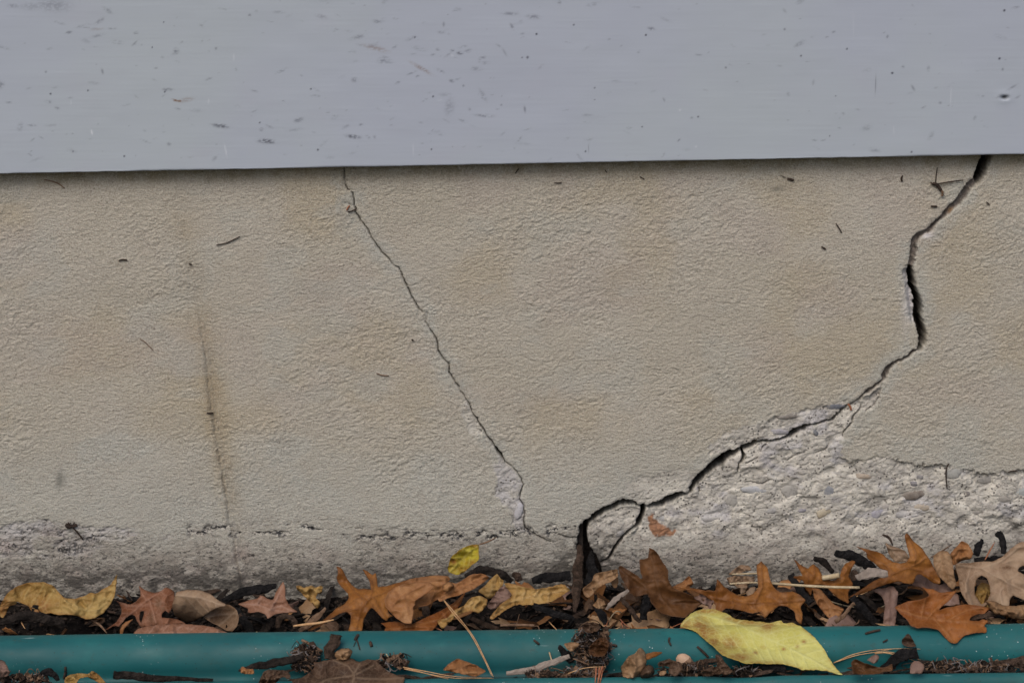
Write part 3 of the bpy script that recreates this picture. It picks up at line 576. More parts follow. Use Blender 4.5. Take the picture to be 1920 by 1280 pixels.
def make_patch(pts, o=(0, 960), s=4.0, tilt=35, yaw=0, lift=0.003, anchor=None, y0=None, z0_=None, crumple=.0012, freq=22, cup=0.0, edgecurl=0.0, mid=None, side=0, veins=None, holes=(), bump=None, rag=1.0, step=2.1, seed=0, under=0.0, stain=(), fold=None, wave=0.0):
    T = lambda q: [(o[0] + a_ / s, o[1] + b_ / s) for a_, b_ in q]
    pts = T(pts); holes = [T(q) for q in holes]
    loop = smooth_loop(densify(pts, step), 2)
    if rag:
        dirn = np.roll(loop, -1, 0) - np.roll(loop, 1, 0); nrm = np.stack([-dirn[:, 1], dirn[:, 0]], -1) / (np.hypot(*dirn.T)[:, None] + 1e-6)
        loop = loop + nrm * (rag * (fbm(loop[:, 0] / 5, loop[:, 1] / 5, seed + 3, 3)))[:, None]
    u0_, u1_ = loop[:, 0].min(), loop[:, 0].max(); v0_, v1_ = loop[:, 1].min(), loop[:, 1].max()
    hl = [smooth_loop(densify(q, step), 1) for q in holes]
    gx_, gy_ = np.meshgrid(np.arange(u0_ + .7, u1_, step), np.arange(v0_ + .7, v1_, step * .87)); gx_ = gx_ + (np.arange(gx_.shape[0]) % 2)[:, None] * step / 2
    gx_ = gx_.ravel(); gy_ = gy_.ravel()
    k_ = sdf(gx_, gy_, loop[::2]) > step * .55
    for q in hl: k_ &= sdf(gx_, gy_, q) < -step * .55
    P2 = [tuple(p) for p in loop]; E = [(i, (i + 1) % len(loop)) for i in range(len(loop))]
    for q in hl:
        b0 = len(P2); P2 += [tuple(p) for p in q]; E += [(b0 + i, b0 + (i + 1) % len(q)) for i in range(len(q))]
    P2 += list(zip(gx_[k_], gy_[k_]))
    res = delaunay_2d_cdt([Vector(p) for p in P2], E, [], 0, 1e-5)
    pv = np.array([tuple(p) for p in res[0]]); tri = np.array([f for f in res[2] if len(f) == 3])
    cen = pv[tri].mean(1); ins = inside(cen[:, 0], cen[:, 1], loop)
    for q in hl: ins &= ~inside(cen[:, 0], cen[:, 1], q)
    tri = tri[ins]
    used = np.unique(tri); rm = -np.ones(len(pv), int); rm[used] = np.arange(len(used)); pv = pv[used]; tri = rm[tri]
    u, v = pv[:, 0], pv[:, 1]
    ed, _ = poly_dist(u, v, loop, True)
    for q in hl: ed = np.minimum(ed, poly_dist(u, v, q, True)[0])
    # the plane the leaf lies in
    if anchor is None: anchor = ((u0_ + u1_) / 2, min(v1_, 1182 - (u0_ + u1_) / 2 * .0115))
    else: anchor = (o[0] + anchor[0] / s, o[1] + anchor[1] / s)
    if y0 is not None: A0 = on_y([anchor[0]], [anchor[1]], y0)[0]
    elif z0_ is not None: A0 = on_z([anchor[0]], [anchor[1]], z0_)[0]
    else: A0 = bed_hit(*anchor)
    nrm_ = np.array([0, -math.sin(R(tilt)), math.cos(R(tilt))]); cy, sy_ = math.cos(R(yaw)), math.sin(R(yaw))
    nrm_ = np.array([nrm_[0] * cy - nrm_[1] * sy_, nrm_[0] * sy_ + nrm_[1] * cy, nrm_[2]])
    d = raydir(u, v); t_ = ((A0 - CAM) @ nrm_) / (d @ nrm_)
    off = np.full(u.shape, -lift)
    if crumple:
        nz_ = fbm(u / (freq * 1.5), v / (freq * 1.2), 700 + seed, 3, .5); cr_ = np.abs(fbm(u / (freq * 1.1) + .4 * nz_, v / (freq * .9), 730 + seed, 2, .4))
        off += crumple * (1.5 * nz_ + 3.0 * cr_ - .6)
    if wave: off += wave * fbm(u / 60, v / 45, 760 + seed, 2)
    W = max(8, ed.max())
    vein = np.zeros(u.shape)
    if mid is not None:
        mid = T(mid); dm, par = poly_dist(u, v, mid)
        off += cup * (dm / W) ** 2 * -1
        vein = np.maximum(vein, np.exp(-(dm / 1.9) ** 2))
        off += -0.0005 * np.exp(-(dm / 2.5) ** 2)
        if side:
            # side veins leave the midrib at about 50 degrees on both sides
            mm = np.array(mid); seg = np.hypot(*(np.diff(mm, axis=0)).T); cum = np.concatenate([[0], np.cumsum(seg)]); tot = cum[-1]
            for i in range(1, side + 1):
                q = tot * i / (side + 1); j_ = min(len(seg) - 1, np.searchsorted(cum, q) - 1); fr = (q - cum[j_]) / seg[j_]
                b_ = mm[j_] + (mm[j_ + 1] - mm[j_]) * fr; tg = (mm[j_ + 1] - mm[j_]) / seg[j_]
                for sg in (-1, 1):
                    ang = R(48) * sg; dr = np.array([tg[0] * math.cos(ang) - tg[1] * math.sin(ang), tg[0] * math.sin(ang) + tg[1] * math.cos(ang)])
                    ln = [tuple(b_ + dr * L + tg * (L * L) * .004) for L in np.linspace(0, W * 1.6, 7)]
                    dv_, _ = poly_dist(u, v, ln)
                    vein = np.maximum(vein, .7 * np.exp(-(dv_ / 1.4) ** 2)); off += -0.0004 * np.exp(-(dv_ / 3.0) ** 2)
    elif cup: off += -cup * (1 - np.clip(ed / W, 0, 1)) ** 2
    for q in (veins or []):
        dv_, pr_ = poly_dist(u, v, T(q)); vein = np.maximum(vein, .9 * np.exp(-(dv_ / 1.6) ** 2)); off += -0.0005 * np.exp(-(dv_ / 2.6) ** 2)
    if edgecurl: off += -edgecurl * np.exp(-ed / 5)
    for (bu, bv, br, bh) in (bump or []):
        off += -bh * np.exp(-((u - o[0] - bu / s) ** 2 + (v - o[1] - bv / s) ** 2) / (br / s) ** 2)
    for (line, wd_, ht) in (fold or []):
        dv_, _ = poly_dist(u, v, T(line)); off += -ht * np.exp(-np.abs(dv_) / (wd_ / s))
    st = np.zeros(u.shape)
    for (bu, bv, bw, bh_, sv) in stain:
        st = np.maximum(st, sv * np.exp(-(((u - o[0] - bu / s) / (bw / s)) ** 2 + ((v - o[1] - bv / s) / (bh_ / s)) ** 2)))
    D3 = d / np.linalg.norm(d, axis=1)[:, None]
    Pw = CAM + d * t_[:, None] + D3 * off[:, None]
    # rest on the edging instead of sinking into it
    if y0 is not None and y0 < -.15:
        Pw = edge_limit(Pw)
    # never through the wall
    tw = (-0.0045 - CAM[1]) / d[:, 1]; Pm = CAM + d * tw[:, None]
    k_ = Pw[:, 1] > -0.0045; Pw[k_] = Pm[k_]
    return Pw, tri, dict(vein=vein, edge=np.exp(-ed / 3.0), under=np.full(u.shape, under), stain=st)
def leaf(name, label, mat, patches, cat='leaf', group=None, stem=None, thick=0.0002):
    Vs, Fs, A_ = [], [], {}
    n_ = 0
    for p in patches:
        Pw, tri, at = make_patch(**p); Vs.append(Pw); Fs.append(tri + n_); n_ += len(Pw)
        for kx, a_ in at.items(): A_.setdefault(kx, []).append(a_)
    VV_ = np.concatenate(Vs); org = VV_.mean(0); org[2] = VV_[:, 2].min()
    root = np_mesh(name, VV_, np.concatenate(Fs), LM[mat] if isinstance(mat, str) else mat, attrs={kx: np.concatenate(a_) for kx, a_ in A_.items()}, origin=org)
    md = root.modifiers.new('thick', 'SOLIDIFY'); md.thickness = thick; md.offset = 0
    tag(root, label, cat, group)
    if stem is not None:
        tube('stem', stem[0], stem[1], stem[2], parent=root)
    return root
def tube_data(pts, radii, sides=7, flat=1.0):
    pts = [Vector(p) for p in pts]; V_, F_ = [], []
    for i, p in enumerate(pts):
        tg = (pts[min(i + 1, len(pts) - 1)] - pts[max(i - 1, 0)]).normalized()
        a_ = tg.cross(Vector((0, 0, 1)))
        if a_.length < .1: a_ = tg.cross(Vector((0, 1, 0)))
        a_.normalize(); b_ = tg.cross(a_)
        r_ = radii[i] if hasattr(radii, '__len__') else radii
        for k_ in range(sides):
            an = 2 * math.pi * k_ / sides
            V_.append(tuple(p + a_ * (math.cos(an) * r_) + b_ * (math.sin(an) * r_ * flat)))
    for i in range(len(pts) - 1):
        for k_ in range(sides): F_.append((i * sides + k_, i * sides + (k_ + 1) % sides, (i + 1) * sides + (k_ + 1) % sides, (i + 1) * sides + k_))
    c0 = len(V_); V_ += [tuple(pts[0]), tuple(pts[-1])]; e = (len(pts) - 1) * sides
    for k_ in range(sides): F_.append((c0, (k_ + 1) % sides, k_, k_)); F_.append((c0 + 1, e + k_, e + (k_ + 1) % sides, e + (k_ + 1) % sides))
    return V_, F_
def py_mesh(name, V_, F_, mat, parent=None, origin=None, smooth=True):
    V_ = np.array(V_)
    if parent is not None: V_ = V_ - np.array(parent.location)
    elif origin is not None: V_ = V_ - np.array(origin)
    me = bpy.data.meshes.new(name); me.from_pydata([tuple(p) for p in V_], [], [tuple(dict.fromkeys(f)) for f in F_]); me.update()
    if smooth: me.polygons.foreach_set('use_smooth', [True] * len(me.polygons))
    me.materials.append(mat); ob_ = bpy.data.objects.new(name, me); link(ob_, parent)
    if parent is None and origin is not None: ob_.location = origin
    return ob_
def px3(q, depth):
    """photo pixels with a world y (or None: on the litter bed) -> 3D points"""
    out = []
    for i, p in enumerate(q):
        y_ = p[2] if len(p) > 2 else (depth[i] if hasattr(depth, '__len__') else depth)
        out.append(on_y([p[0]], [p[1]], y_)[0])
    return out
def curve(pts, n_=6):
    """Catmull-Rom through 3D points"""
    P_ = [np.array(p, float) for p in pts]; P_ = [2 * P_[0] - P_[1]] + P_ + [2 * P_[-1] - P_[-2]]; out = []
    for i in range(1, len(P_) - 2):
        for j_ in range(n_):
            t = j_ / n_; a_, b_, c_, d_ = P_[i - 1:i + 3]
            out.append(.5 * ((2 * b_) + (-a_ + c_) * t + (2 * a_ - 5 * b_ + 4 * c_ - d_) * t * t + (-a_ + 3 * b_ - 3 * c_ + d_) * t ** 3))
    out.append(P_[-2]); return out
def tube(name, q, r_, mat, depth=-.02, parent=None, label=None, cat=None, group=None, flat=1.0, taper=True, rough=0.0, sides=7):
    c_ = curve(px3(q, depth)) if len(q[0]) <= 3 and not isinstance(q[0], np.ndarray) else q
    if np.array(c_)[:, 1].min() < -.15: c_ = list(edge_limit(c_, r_ * 1.2))
    n_ = len(c_); rad = [r_ * ((.35 + .65 * math.sin(math.pi * min(1, .12 + .88 * i / (n_ - 1)))) if taper else 1) * (1 + rough * random.uniform(-1, 1)) for i in range(n_)]
    V_, F_ = tube_data(c_, rad, sides, flat); org = None if parent is not None else np.mean(np.array(V_), 0)
    o_ = py_mesh(name, V_, F_, mat, parent, org)
    if parent is None: tag(o_, label, cat, group)
    return o_
def simple(name, c1, c2, rough=.7, sc=300, stretch=(1, 1, 1), bump_=.5, spec=.25, bd=.0006):
    q = NT(name, rough, spec); c = q.mix(q.ramp(q.noise(sc, 5, .6, co=q.map(stretch)), .35, .65), c1, c2)
    q.done(c, q.bump(q.noise(sc * 1.6, 4, .7, co=q.map(stretch)), bump_, bd)); return q.m
M_needle = simple('pine_needle_dry', (.40,.22,.10), (.52,.33,.17), .45)
M_needlered = simple('pine_needle_red', (.26,.09,.045), (.34,.14,.07), .5)
M_twig = simple('dark_twig', (.022,.015,.012), (.05,.034,.026), .8)
M_twigbrown = simple('brown_twig', (.10,.058,.034), (.20,.125,.08), .75)
M_straw = simple('pale_straw', (.48,.40,.27), (.36,.28,.17), .5)
M_bark = simple('dark_bark', (.009,.0075,.007), (.030,.024,.021), .9, 170, (1, 1, 1), 1, .08, .0025)
M_bark2 = simple('black_bark', (.006,.006,.0065), (.018,.0165,.017), .85, 210, (1, 1, 1), 1, .12, .0025)
M_bark3 = simple('brown_bark', (.026,.018,.013), (.075,.050,.038), .9, 190, (1, 1, 1), 1, .1, .0022)
M_greywood = simple('weathered_grey_wood', (.20,.165,.14), (.30,.25,.215), .85, 200, (1, 1, 1), .9, .2, .001)
M_white = simple('white_grit', (.7,.7,.7), (.6,.6,.62), .6)
M_fibre = simple('grey_fibre', (.10,.085,.08), (.20,.18,.175), .8)
M_nut = simple('tan_seed_case', (.42,.27,.18), (.50,.35,.25), .55, 120)

GY_ = lambda f=30: ey0 - f * .001
A_ = (0, 960); B_ = (400, 960); C_ = (720, 960); D_ = (1040, 960); E_ = (1440, 960)
# --- left end
leaf('twisted_leaf', 'long twisted ochre yellow leaf with a thin raised tip, far left', 'ochre', [
 dict(o=A_, pts=[(0,705),(20,662),(60,600),(130,552),(220,525),(330,522),(400,550),(440,600),(480,640),(560,650),(640,622),(680,600),(720,612),(770,575),(830,545),(855,500),(880,462),(872,540),(862,620),(830,690),(780,750),(720,790),(650,803),(590,780),(520,765),(440,770),(380,755),(330,765),(300,740),(240,720),(190,690),(120,668),(60,675),(20,705)],
  tilt=60, lift=.014, y0=-.075, anchor=(400, 760), crumple=.0011, freq=17, rag=.7, seed=1, edgecurl=.001, wave=.008, veins=[[(430,560),(380,620),(330,700),(250,730)],[(480,660),(560,700),(660,740),(740,730),(800,680),(850,590),(872,500)],[(560,690),(600,650),(640,640)],[(640,735),(690,690),(700,640)],[(230,560),(200,600),(180,650)],[(330,540),(300,600),(240,670)]],
  fold=[([(470,650),(520,700),(560,760)],30,.003),([(590,660),(640,720),(640,780)],24,-.003),([(700,640),(740,690),(720,750)],24,.003),([(330,620),(300,700),(330,740)],20,.0025)], stain=[(330,700,60,50,.55),(40,690,60,30,.6)]),
 dict(o=A_, pts=[(0,700),(60,672),(130,670),(125,688),(70,700),(55,740),(25,792),(0,785)], tilt=50, lift=.012, y0=-.073, anchor=(40,780), under=.3, crumple=.002, seed=2, stain=[(40,730,80,60,.7)]),
 dict(o=A_, pts=[(215,705),(260,715),(318,735),(335,768),(265,772),(240,745)], tilt=50, lift=.0142, y0=-.075, anchor=(280,770), under=.5, crumple=.002, seed=3, stain=[(270,740,80,60,.8)])])
leaf('oak_leaf', 'reddish oak leaf with pointed lobes propped against the rolled tan leaf', 'redpink', [
 dict(o=A_, pts=[(1040,548),(1085,580),(1150,605),(1185,600),(1215,585),(1242,558),(1290,580),(1312,600),(1308,660),(1290,720),(1268,758),(1240,735),(1215,760),(1210,790),(1240,790),(1330,800),(1395,832),(1280,842),(1150,852),(1060,862),(1030,820),(1010,770),(990,765),(950,785),(915,830),(890,858),(860,848),(820,870),(785,885),(830,850),(865,830),(895,790),(915,745),(905,700),(866,658),(920,678),(980,690),(1020,668),(1055,628),(1050,590)],
  tilt=48, lift=.006, y0=-.085, anchor=(1150, 860), crumple=.0014, freq=30, rag=.8, seed=5, wave=.005, veins=[[(885,855),(960,780),(1050,700),(1120,650),(1180,610),(1240,570)],[(1050,700),(960,700),(880,665)],[(1100,665),(1060,600),(1045,555)],[(1120,650),(1150,750),(1170,830)]],
  holes=[[(1052,742),(1082,738),(1078,770),(1058,830),(1046,800)]], stain=[(1190,680,34,50,1),(1140,790,40,40,.9),(1230,720,30,30,.8)])])
leaf('rolled_leaf', 'broad tan leaf rolled over into a tube mouth beside the reddish oak leaf', 'beige', [
 dict(o=A_, pts=[(1320,600),(1400,578),(1500,582),(1580,612),(1650,668),(1700,690),(1690,704),(1640,712),(1590,735),(1520,782),(1450,815),(1400,826),(1360,800),(1310,775),(1290,700),(1310,640)], tilt=50, lift=.014, y0=-.088, anchor=(1450, 820), crumple=.0012, freq=30, rag=.6, seed=7, cup=-.014, mid=[(1310,620),(1500,640),(1680,700)], side=4, stain=[(1400,660,60,40,.4)]),
 dict(o=A_, pts=[(1660,684),(1730,695),(1775,730),(1793,790),(1780,850),(1745,892),(1700,888),(1640,852),(1580,822),(1530,790),(1555,750),(1605,712)], tilt=62, yaw=-30, lift=.004, y0=-.090, anchor=(1650, 860), crumple=.001, rag=.5, seed=8, under=.8, bump=[(1680,790,110,-.013)], veins=[[(1540,785),(1640,770),(1780,760)],[(1640,850),(1700,800),(1770,740)]], holes=[[(1690,870),(1698,835),(1710,860)]])])
leaf('flat_leaf', 'pale pinkish leaf lying low along the edging under the rolled tan leaf', 'pink', [
 dict(o=A_, pts=[(1000,910),(1030,872),(1100,852),(1200,842),(1300,836),(1420,838),(1520,847),(1600,860),(1660,885),(1720,905),(1700,985),(1300,990),(1000,980)], tilt=30, lift=.004, y0=-.112, anchor=(1350, 900), crumple=.0018, freq=28, seed=9, mid=[(1010,930),(1300,900),(1700,930)], side=6)])
leaf('leaf_sliver', 'thin curved brown leaf sliver standing left of the pinkish leaf', 'copper', [dict(o=A_, pts=[(898,915),(904,862),(940,822),(1002,798),(965,835),(930,875),(918,925)], tilt=70, lift=.003, y0=-.108, crumple=.001, seed=10)])
leaf('oak_leaf', 'small pinkish oak leaf with sharp lobes left of the big orange oak leaf', 'pink', [
 dict(o=B_, pts=[(180,687),(280,655),(335,645),(352,618),(385,632),(410,650),(450,655),(468,600),(498,550),(525,515),(541,570),(540,640),(570,700),(635,748),(560,752),(500,756),(450,770),(405,800),(396,770),(345,745),(258,755),(262,722),(215,702)], tilt=40, lift=.008, y0=-.078, anchor=(420, 790), crumple=.0018, freq=26, seed=11, rag=.6, wave=.004, veins=[[(200,690),(330,690),(430,730),(560,750)],[(430,725),(480,640),(522,540)],[(430,725),(510,700),(600,745)],[(330,690),(360,640)]])])
leaf('crumpled_leaf', 'small crumpled yellow leaf between the pinkish oak leaf and the big orange one', 'yellow', [
 dict(o=B_, pts=[(618,545),(650,548),(680,566),(740,545),(765,565),(800,550),(822,555),(812,612),(785,605),(765,640),(800,668),(805,702),(778,722),(750,692),(720,665),(690,640),(660,602),(625,578)], tilt=55, lift=.008, y0=-.055, crumple=.003, freq=10, seed=12, veins=[[(740,550),(752,600),(740,650)]], wave=.004)])
leaf('oak_leaf', 'big orange oak leaf with forked tips raised above its neighbours', 'orange', [
 dict(o=B_, pts=[(920,402),(960,415),(985,460),(1005,500),(1040,545),(1085,576),(1130,570),(1185,580),(1172,520),(1150,480),(1118,425),(1150,437),(1192,472),(1218,448),(1228,500),(1232,560),(1300,552),(1400,522),(1490,498),(1450,545),(1360,590),(1310,640),(1300,700),(1318,760),(1352,778),(1312,790),(1302,818),(1262,790),(1225,745),(1190,712),(1160,745),(1130,800),(1115,890),(1110,930),(1005,930),(1012,885),(1032,820),(1032,770),(1000,745),(940,762),(880,800),(790,862),(720,890),(700,880),(790,835),(860,778),(920,720),(980,690),(1018,640),(1005,600),(965,565),(930,520),(922,490),(938,450)],
  tilt=46, lift=.010, y0=-.085, anchor=(1060, 880), crumple=.0012, freq=34, rag=.7, seed=13, wave=.006, veins=[[(1070,890),(1110,720),(1180,640),(1300,600),(1480,505)],[(1110,720),(980,740),(800,850)],[(1150,670),(1060,600),(950,450)],[(1180,640),(1200,560),(1150,450)],[(1200,640),(1260,740),(1305,810)]],
  bump=[(1180,600,110,.004)], stain=[(930,420,30,30,.6),(1180,520,40,50,.5)])])
leaf('curled_leaf', 'large curled copper coloured leaf folded like a scoop right of the orange oak leaf', 'copper', [
 dict(o=C_, pts=[(140,560),(150,530),(190,498),(300,482),(400,470),(480,478),(500,500),(470,540),(430,560),(480,590),(460,620),(400,655),(330,695),(262,712),(200,740),(150,700)], tilt=52, lift=.010, y0=-.088, anchor=(120, 830), crumple=.0022, freq=24, rag=.5, seed=15, wave=.006, veins=[[(190,530),(330,525),(420,560)],[(230,690),(300,620),(400,590)],[(330,525),(420,500)]], stain=[(300,500,160,18,.5)]),
 dict(o=C_, pts=[(5,655),(30,600),(80,562),(150,538),(250,520),(330,524),(380,560),(330,600),(270,640),(228,668),(236,690),(216,712),(224,740),(213,790),(208,836),(150,830),(90,792),(40,742),(10,702)], tilt=58, lift=.019, y0=-.088, anchor=(120, 830), crumple=.0014, freq=30, rag=.5, seed=45, wave=.004, edgecurl=.0012, veins=[[(60,700),(150,620),(300,545)],[(150,620),(190,760)],[(110,660),(90,600)]]),
 dict(o=C_, pts=[(400,650),(470,595),(520,550),(490,520),(540,535),(600,500),(660,462),(740,458),(795,488),(745,528),(665,580),(560,622),(480,642),(420,672)], tilt=58, lift=.015, y0=-.078, anchor=(560, 640), crumple=.0016, freq=22, rag=.6, seed=16, veins=[[(430,640),(600,560),(770,480)]], edgecurl=.0015),
 dict(o=C_, pts=[(440,545),(490,515),(530,550),(480,600),(440,590)], tilt=40, lift=.022, y0=-.078, anchor=(480, 600), crumple=.001, seed=17, cup=-.004)])
leaf('oak_leaf', 'dark rusty leaf underneath the curled copper leaf just behind the edging', 'rust', [
 dict(o=C_, pts=[(-30,830),(20,862),(0,880),(10,930),(330,930),(370,880),(420,820),(520,770),(580,680),(610,600),(520,680),(420,740),(330,780),(215,835),(150,830),(90,815)], tilt=30, lift=.003, y0=-.100, anchor=(250, 900), crumple=.002, freq=28, seed=18, wave=.004, under=.25, veins=[[(0,880),(200,860),(420,800),(590,640)],[(240,880),(250,820)]])])
leaf('small_leaf', 'small green and yellow leaf with brown spots and a stalk leaning on the wall', 'moss', [
 dict(o=C_, pts=[(478,420),(500,340),(530,312),(575,275),(640,245),(692,238),(716,246),(708,290),(716,350),(692,372),(655,400),(600,450),(558,470),(515,462),(487,450)], tilt=76, lift=.006, y0=-.016, anchor=(560, 460), crumple=.0016, freq=13, rag=.8, seed=19, cup=.004, mid=[(715,246),(640,300),(560,380),(490,450)], side=3, stain=[(520,370,28,24,1),(610,430,80,34,.8),(660,380,50,25,.7),(690,250,30,16,.9)], fold=[([(560,300),(540,400)],16,.002)])],
 stem=([(897,1021,-.022),(915,1015,-.018),(932,1006,-.012)], .0007, M_twigbrown))
leaf('crumpled_leaf', 'little upright crumpled yellow leaf behind the long wavy yellow one', 'yellow', [
 dict(o=C_, pts=[(705,590),(760,545),(800,500),(825,475),(850,458),(868,490),(902,512),(882,570),(832,622),(790,652),(750,622)], tilt=60, lift=.010, y0=-.060, crumple=.0018, freq=13, seed=20, veins=[[(850,465),(830,540),(780,640)]], wave=.004)])
leaf('crumpled_leaf', 'twisted pale yellow leaf scrap left of the long wavy yellow leaf', 'yellow', [
 dict(o=C_, pts=[(398,812),(430,800),(475,790),(525,732),(600,700),(650,640),(718,622),(778,650),(768,700),(750,722),(715,758),(690,750),(660,738),(600,750),(540,782),(495,822),(465,850),(440,878),(415,852)], tilt=50, lift=.008, y0=-.092, anchor=(600, 780), crumple=.0020, freq=13, seed=21, veins=[[(420,830),(560,740),(700,660)]], wave=.004, stain=[(590,730,50,30,.5)])])
leaf('wavy_leaf', 'long wavy edged yellow leaf with a frilled outline beside the dark wooden sliver', 'yellow', [
 dict(o=C_, pts=[(900,530),(930,528),(975,540),(1050,560),(1150,576),(1240,560),(1300,542),(1330,534),(1358,540),(1375,565),(1398,585),(1370,600),(1340,622),(1280,650),(1255,672),(1210,684),(1170,686),(1130,692),(1050,697),(1020,690),(980,694),(930,720),(890,748),(860,772),(810,807),(793,792),(830,740),(880,680),(930,655),(962,625),(945,592),(915,560)], tilt=48, lift=.010, y0=-.082, anchor=(1050, 720), crumple=.0016, freq=15, rag=1.6, seed=22, edgecurl=.003, veins=[[(800,795),(900,700),(1000,650),(1150,625),(1270,600),(1380,580)],[(1000,650),(1060,600)],[(1120,630),(1160,590)],[(1120,630),(1100,680)],[(1240,605),(1230,660)]], stain=[(980,540,50,20,.5),(830,770,30,30,.5)])])
leaf('leaf_scrap', 'grey brown torn leaf piece tucked under the left end of the wavy yellow leaf', 'mauve', [
 dict(o=C_, pts=[(768,705),(800,660),(830,622),(870,562),(922,548),(962,590),(940,650),(905,670),(870,692),(822,732),(790,720)], tilt=50, lift=.006, y0=-.080, crumple=.002, freq=12, seed=23)])
leaf('curled_leaf', 'curled orange tan leaf standing just right of the dark crack mouth', 'tan', [
 dict(o=C_, pts=[(1488,572),(1530,540),(1560,520),(1575,470),(1600,455),(1700,435),(1752,423),(1758,480),(1735,500),(1700,522),(1640,545),(1600,572),(1560,622),(1520,642),(1500,612)], tilt=60, lift=.010, y0=-.055, crumple=.002, freq=14, seed=24, edgecurl=.002, stain=[(1520,600,34,50,.5)], veins=[[(1510,620),(1600,520),(1740,450)]]),
 dict(o=C_, pts=[(1700,515),(1752,480),(1758,520),(1750,560),(1722,570)], tilt=60, lift=.006, y0=-.05, under=.4, seed=25)])
leaf('leaf_scrap', 'small folded orange leaf scrap on dark chips right of the wooden sliver', 'tan', [
 dict(o=C_, pts=[(1558,700),(1590,668),(1602,640),(1650,658),(1668,700),(1640,732),(1600,720)], tilt=45, lift=.006, y0=-.09, crumple=.003, freq=8, seed=26, fold=[([(1602,645),(1620,720)],14,.003)])])
# --- middle right
leaf('brown_leaf', 'large dark brown leaf with upright points leaning against the wall foot', 'brown', [
 dict(o=D_, pts=[(478,405),(500,400),(530,420),(600,460),(650,500),(660,490),(642,440),(636,352),(665,350),(700,342),(708,300),(706,262),(740,278),(765,295),(790,340),(802,362),(830,400),(852,432),(850,500),(880,560),(940,590),(1000,610),(1060,640),(1125,672),(1080,702),(1030,745),(980,790),(880,780),(790,752),(760,722),(720,672),(700,612),(650,622),(605,635),(560,600),(530,545),(500,490),(485,450)], tilt=58, lift=.012, y0=-.070, anchor=(820, 750), crumple=.0014, freq=32, rag=1, seed=30, wave=.006, veins=[[(900,760),(800,640),(760,520),(720,300)],[(800,640),(680,560),(510,430)],[(830,680),(960,660),(1110,672)]], cup=.004, stain=[(730,300,30,40,.4)])])
leaf('oak_leaf', 'long orange oak leaf stretched out above the yellow green leaf', 'orange', [
 dict(o=D_, pts=[(905,580),(970,560),(1040,568),(1120,585),(1180,592),(1205,590),(1218,500),(1240,520),(1270,555),(1320,590),(1375,622),(1440,630),(1495,605),(1528,565),(1522,500),(1512,400),(1535,380),(1550,362),(1575,395),(1595,412),(1612,490),(1640,560),(1695,602),(1740,598),(1785,590),(1840,618),(1886,660),(1850,695),(1845,720),(1862,762),(1852,842),(1825,825),(1808,800),(1800,745),(1740,702),(1680,702),(1620,750),(1600,770),(1575,797),(1560,770),(1540,748),(1480,757),(1380,732),(1285,718),(1250,745),(1240,762),(1202,770),(1208,700),(1180,660),(1120,622),(1050,592),(980,582)],
  tilt=50, lift=.014, y0=-.092, anchor=(1400, 780), crumple=.0015, freq=34, rag=.7, seed=31, wave=.005, veins=[[(960,565),(1180,640),(1400,685),(1640,680),(1870,660)],[(1210,650),(1225,520)],[(1500,685),(1560,560),(1550,380)],[(1640,680),(1820,730),(1850,830)],[(1480,688),(1570,780)],[(1240,660),(1220,750)]], stain=[(1840,640,50,40,.5),(1555,380,20,24,.5)])])
leaf('leaf_scrap', 'pale orange leaf tip between the dark brown leaf and the long orange oak leaf', 'copper', [
 dict(o=D_, pts=[(878,562),(960,520),(1008,472),(1046,535),(1000,572),(960,600),(900,592)], tilt=55, lift=.006, y0=-.055, crumple=.002, freq=12, seed=32)])
leaf('dry_leaf', 'papery tan leaf crumpled behind the upright point of the long orange oak leaf', 'beige', [
 dict(o=D_, pts=[(1288,490),(1330,478),(1380,475),(1500,480),(1505,520),(1455,542),(1432,600),(1400,617),(1370,560),(1340,545),(1308,550),(1300,515)], tilt=55, lift=.008, y0=-.050, crumple=.003, freq=10, seed=33),
 dict(o=D_, pts=[(1300,470),(1350,420),(1400,390),(1460,402),(1482,430),(1420,442),(1370,470)], tilt=60, lift=.008, y0=-.042, crumple=.002, freq=10, seed=34, stain=[(1430,410,50,30,.5)]),
 dict(o=D_, pts=[(1430,600),(1470,560),(1512,560),(1500,610),(1460,640)], tilt=40, lift=.006, y0=-.055, seed=35)])
leaf('dry_leaf', 'thin lacy grey leaf remnant above the left end of the yellow green leaf', 'mauve', [
 dict(o=D_, pts=[(1040,640),(1100,612),(1150,640),(1200,665),(1180,700),(1170,735),(1150,700),(1110,690)], tilt=40, lift=.006, y0=-.092, crumple=.003, freq=8, seed=36, holes=[[(1100,650),(1125,652),(1120,670)]])])
yl = [(940,852),(955,825),(975,798),(1030,752),(1095,728),(1150,724),(1205,728),(1250,745),(1300,760),(1330,785),(1365,800),(1450,810),(1560,822),(1610,830),(1655,820),(1702,808),(1712,830),(1742,832),(1782,826),(1850,855),(1920,908),(1975,965),(2020,1025),(2055,1090),(2105,1160),(2130,1190),(2162,1218),(2120,1212),(2040,1188),(1960,1180),(1860,1180),(1780,1152),(1700,1136),(1600,1136),(1520,1130),(1440,1137),(1400,1122),(1350,1102),(1300,1090),(1258,1068),(1212,1030),(1185,1000),(1160,982),(1130,955),(1110,942),(1080,910),(1040,885),(1000,872),(950,860)]
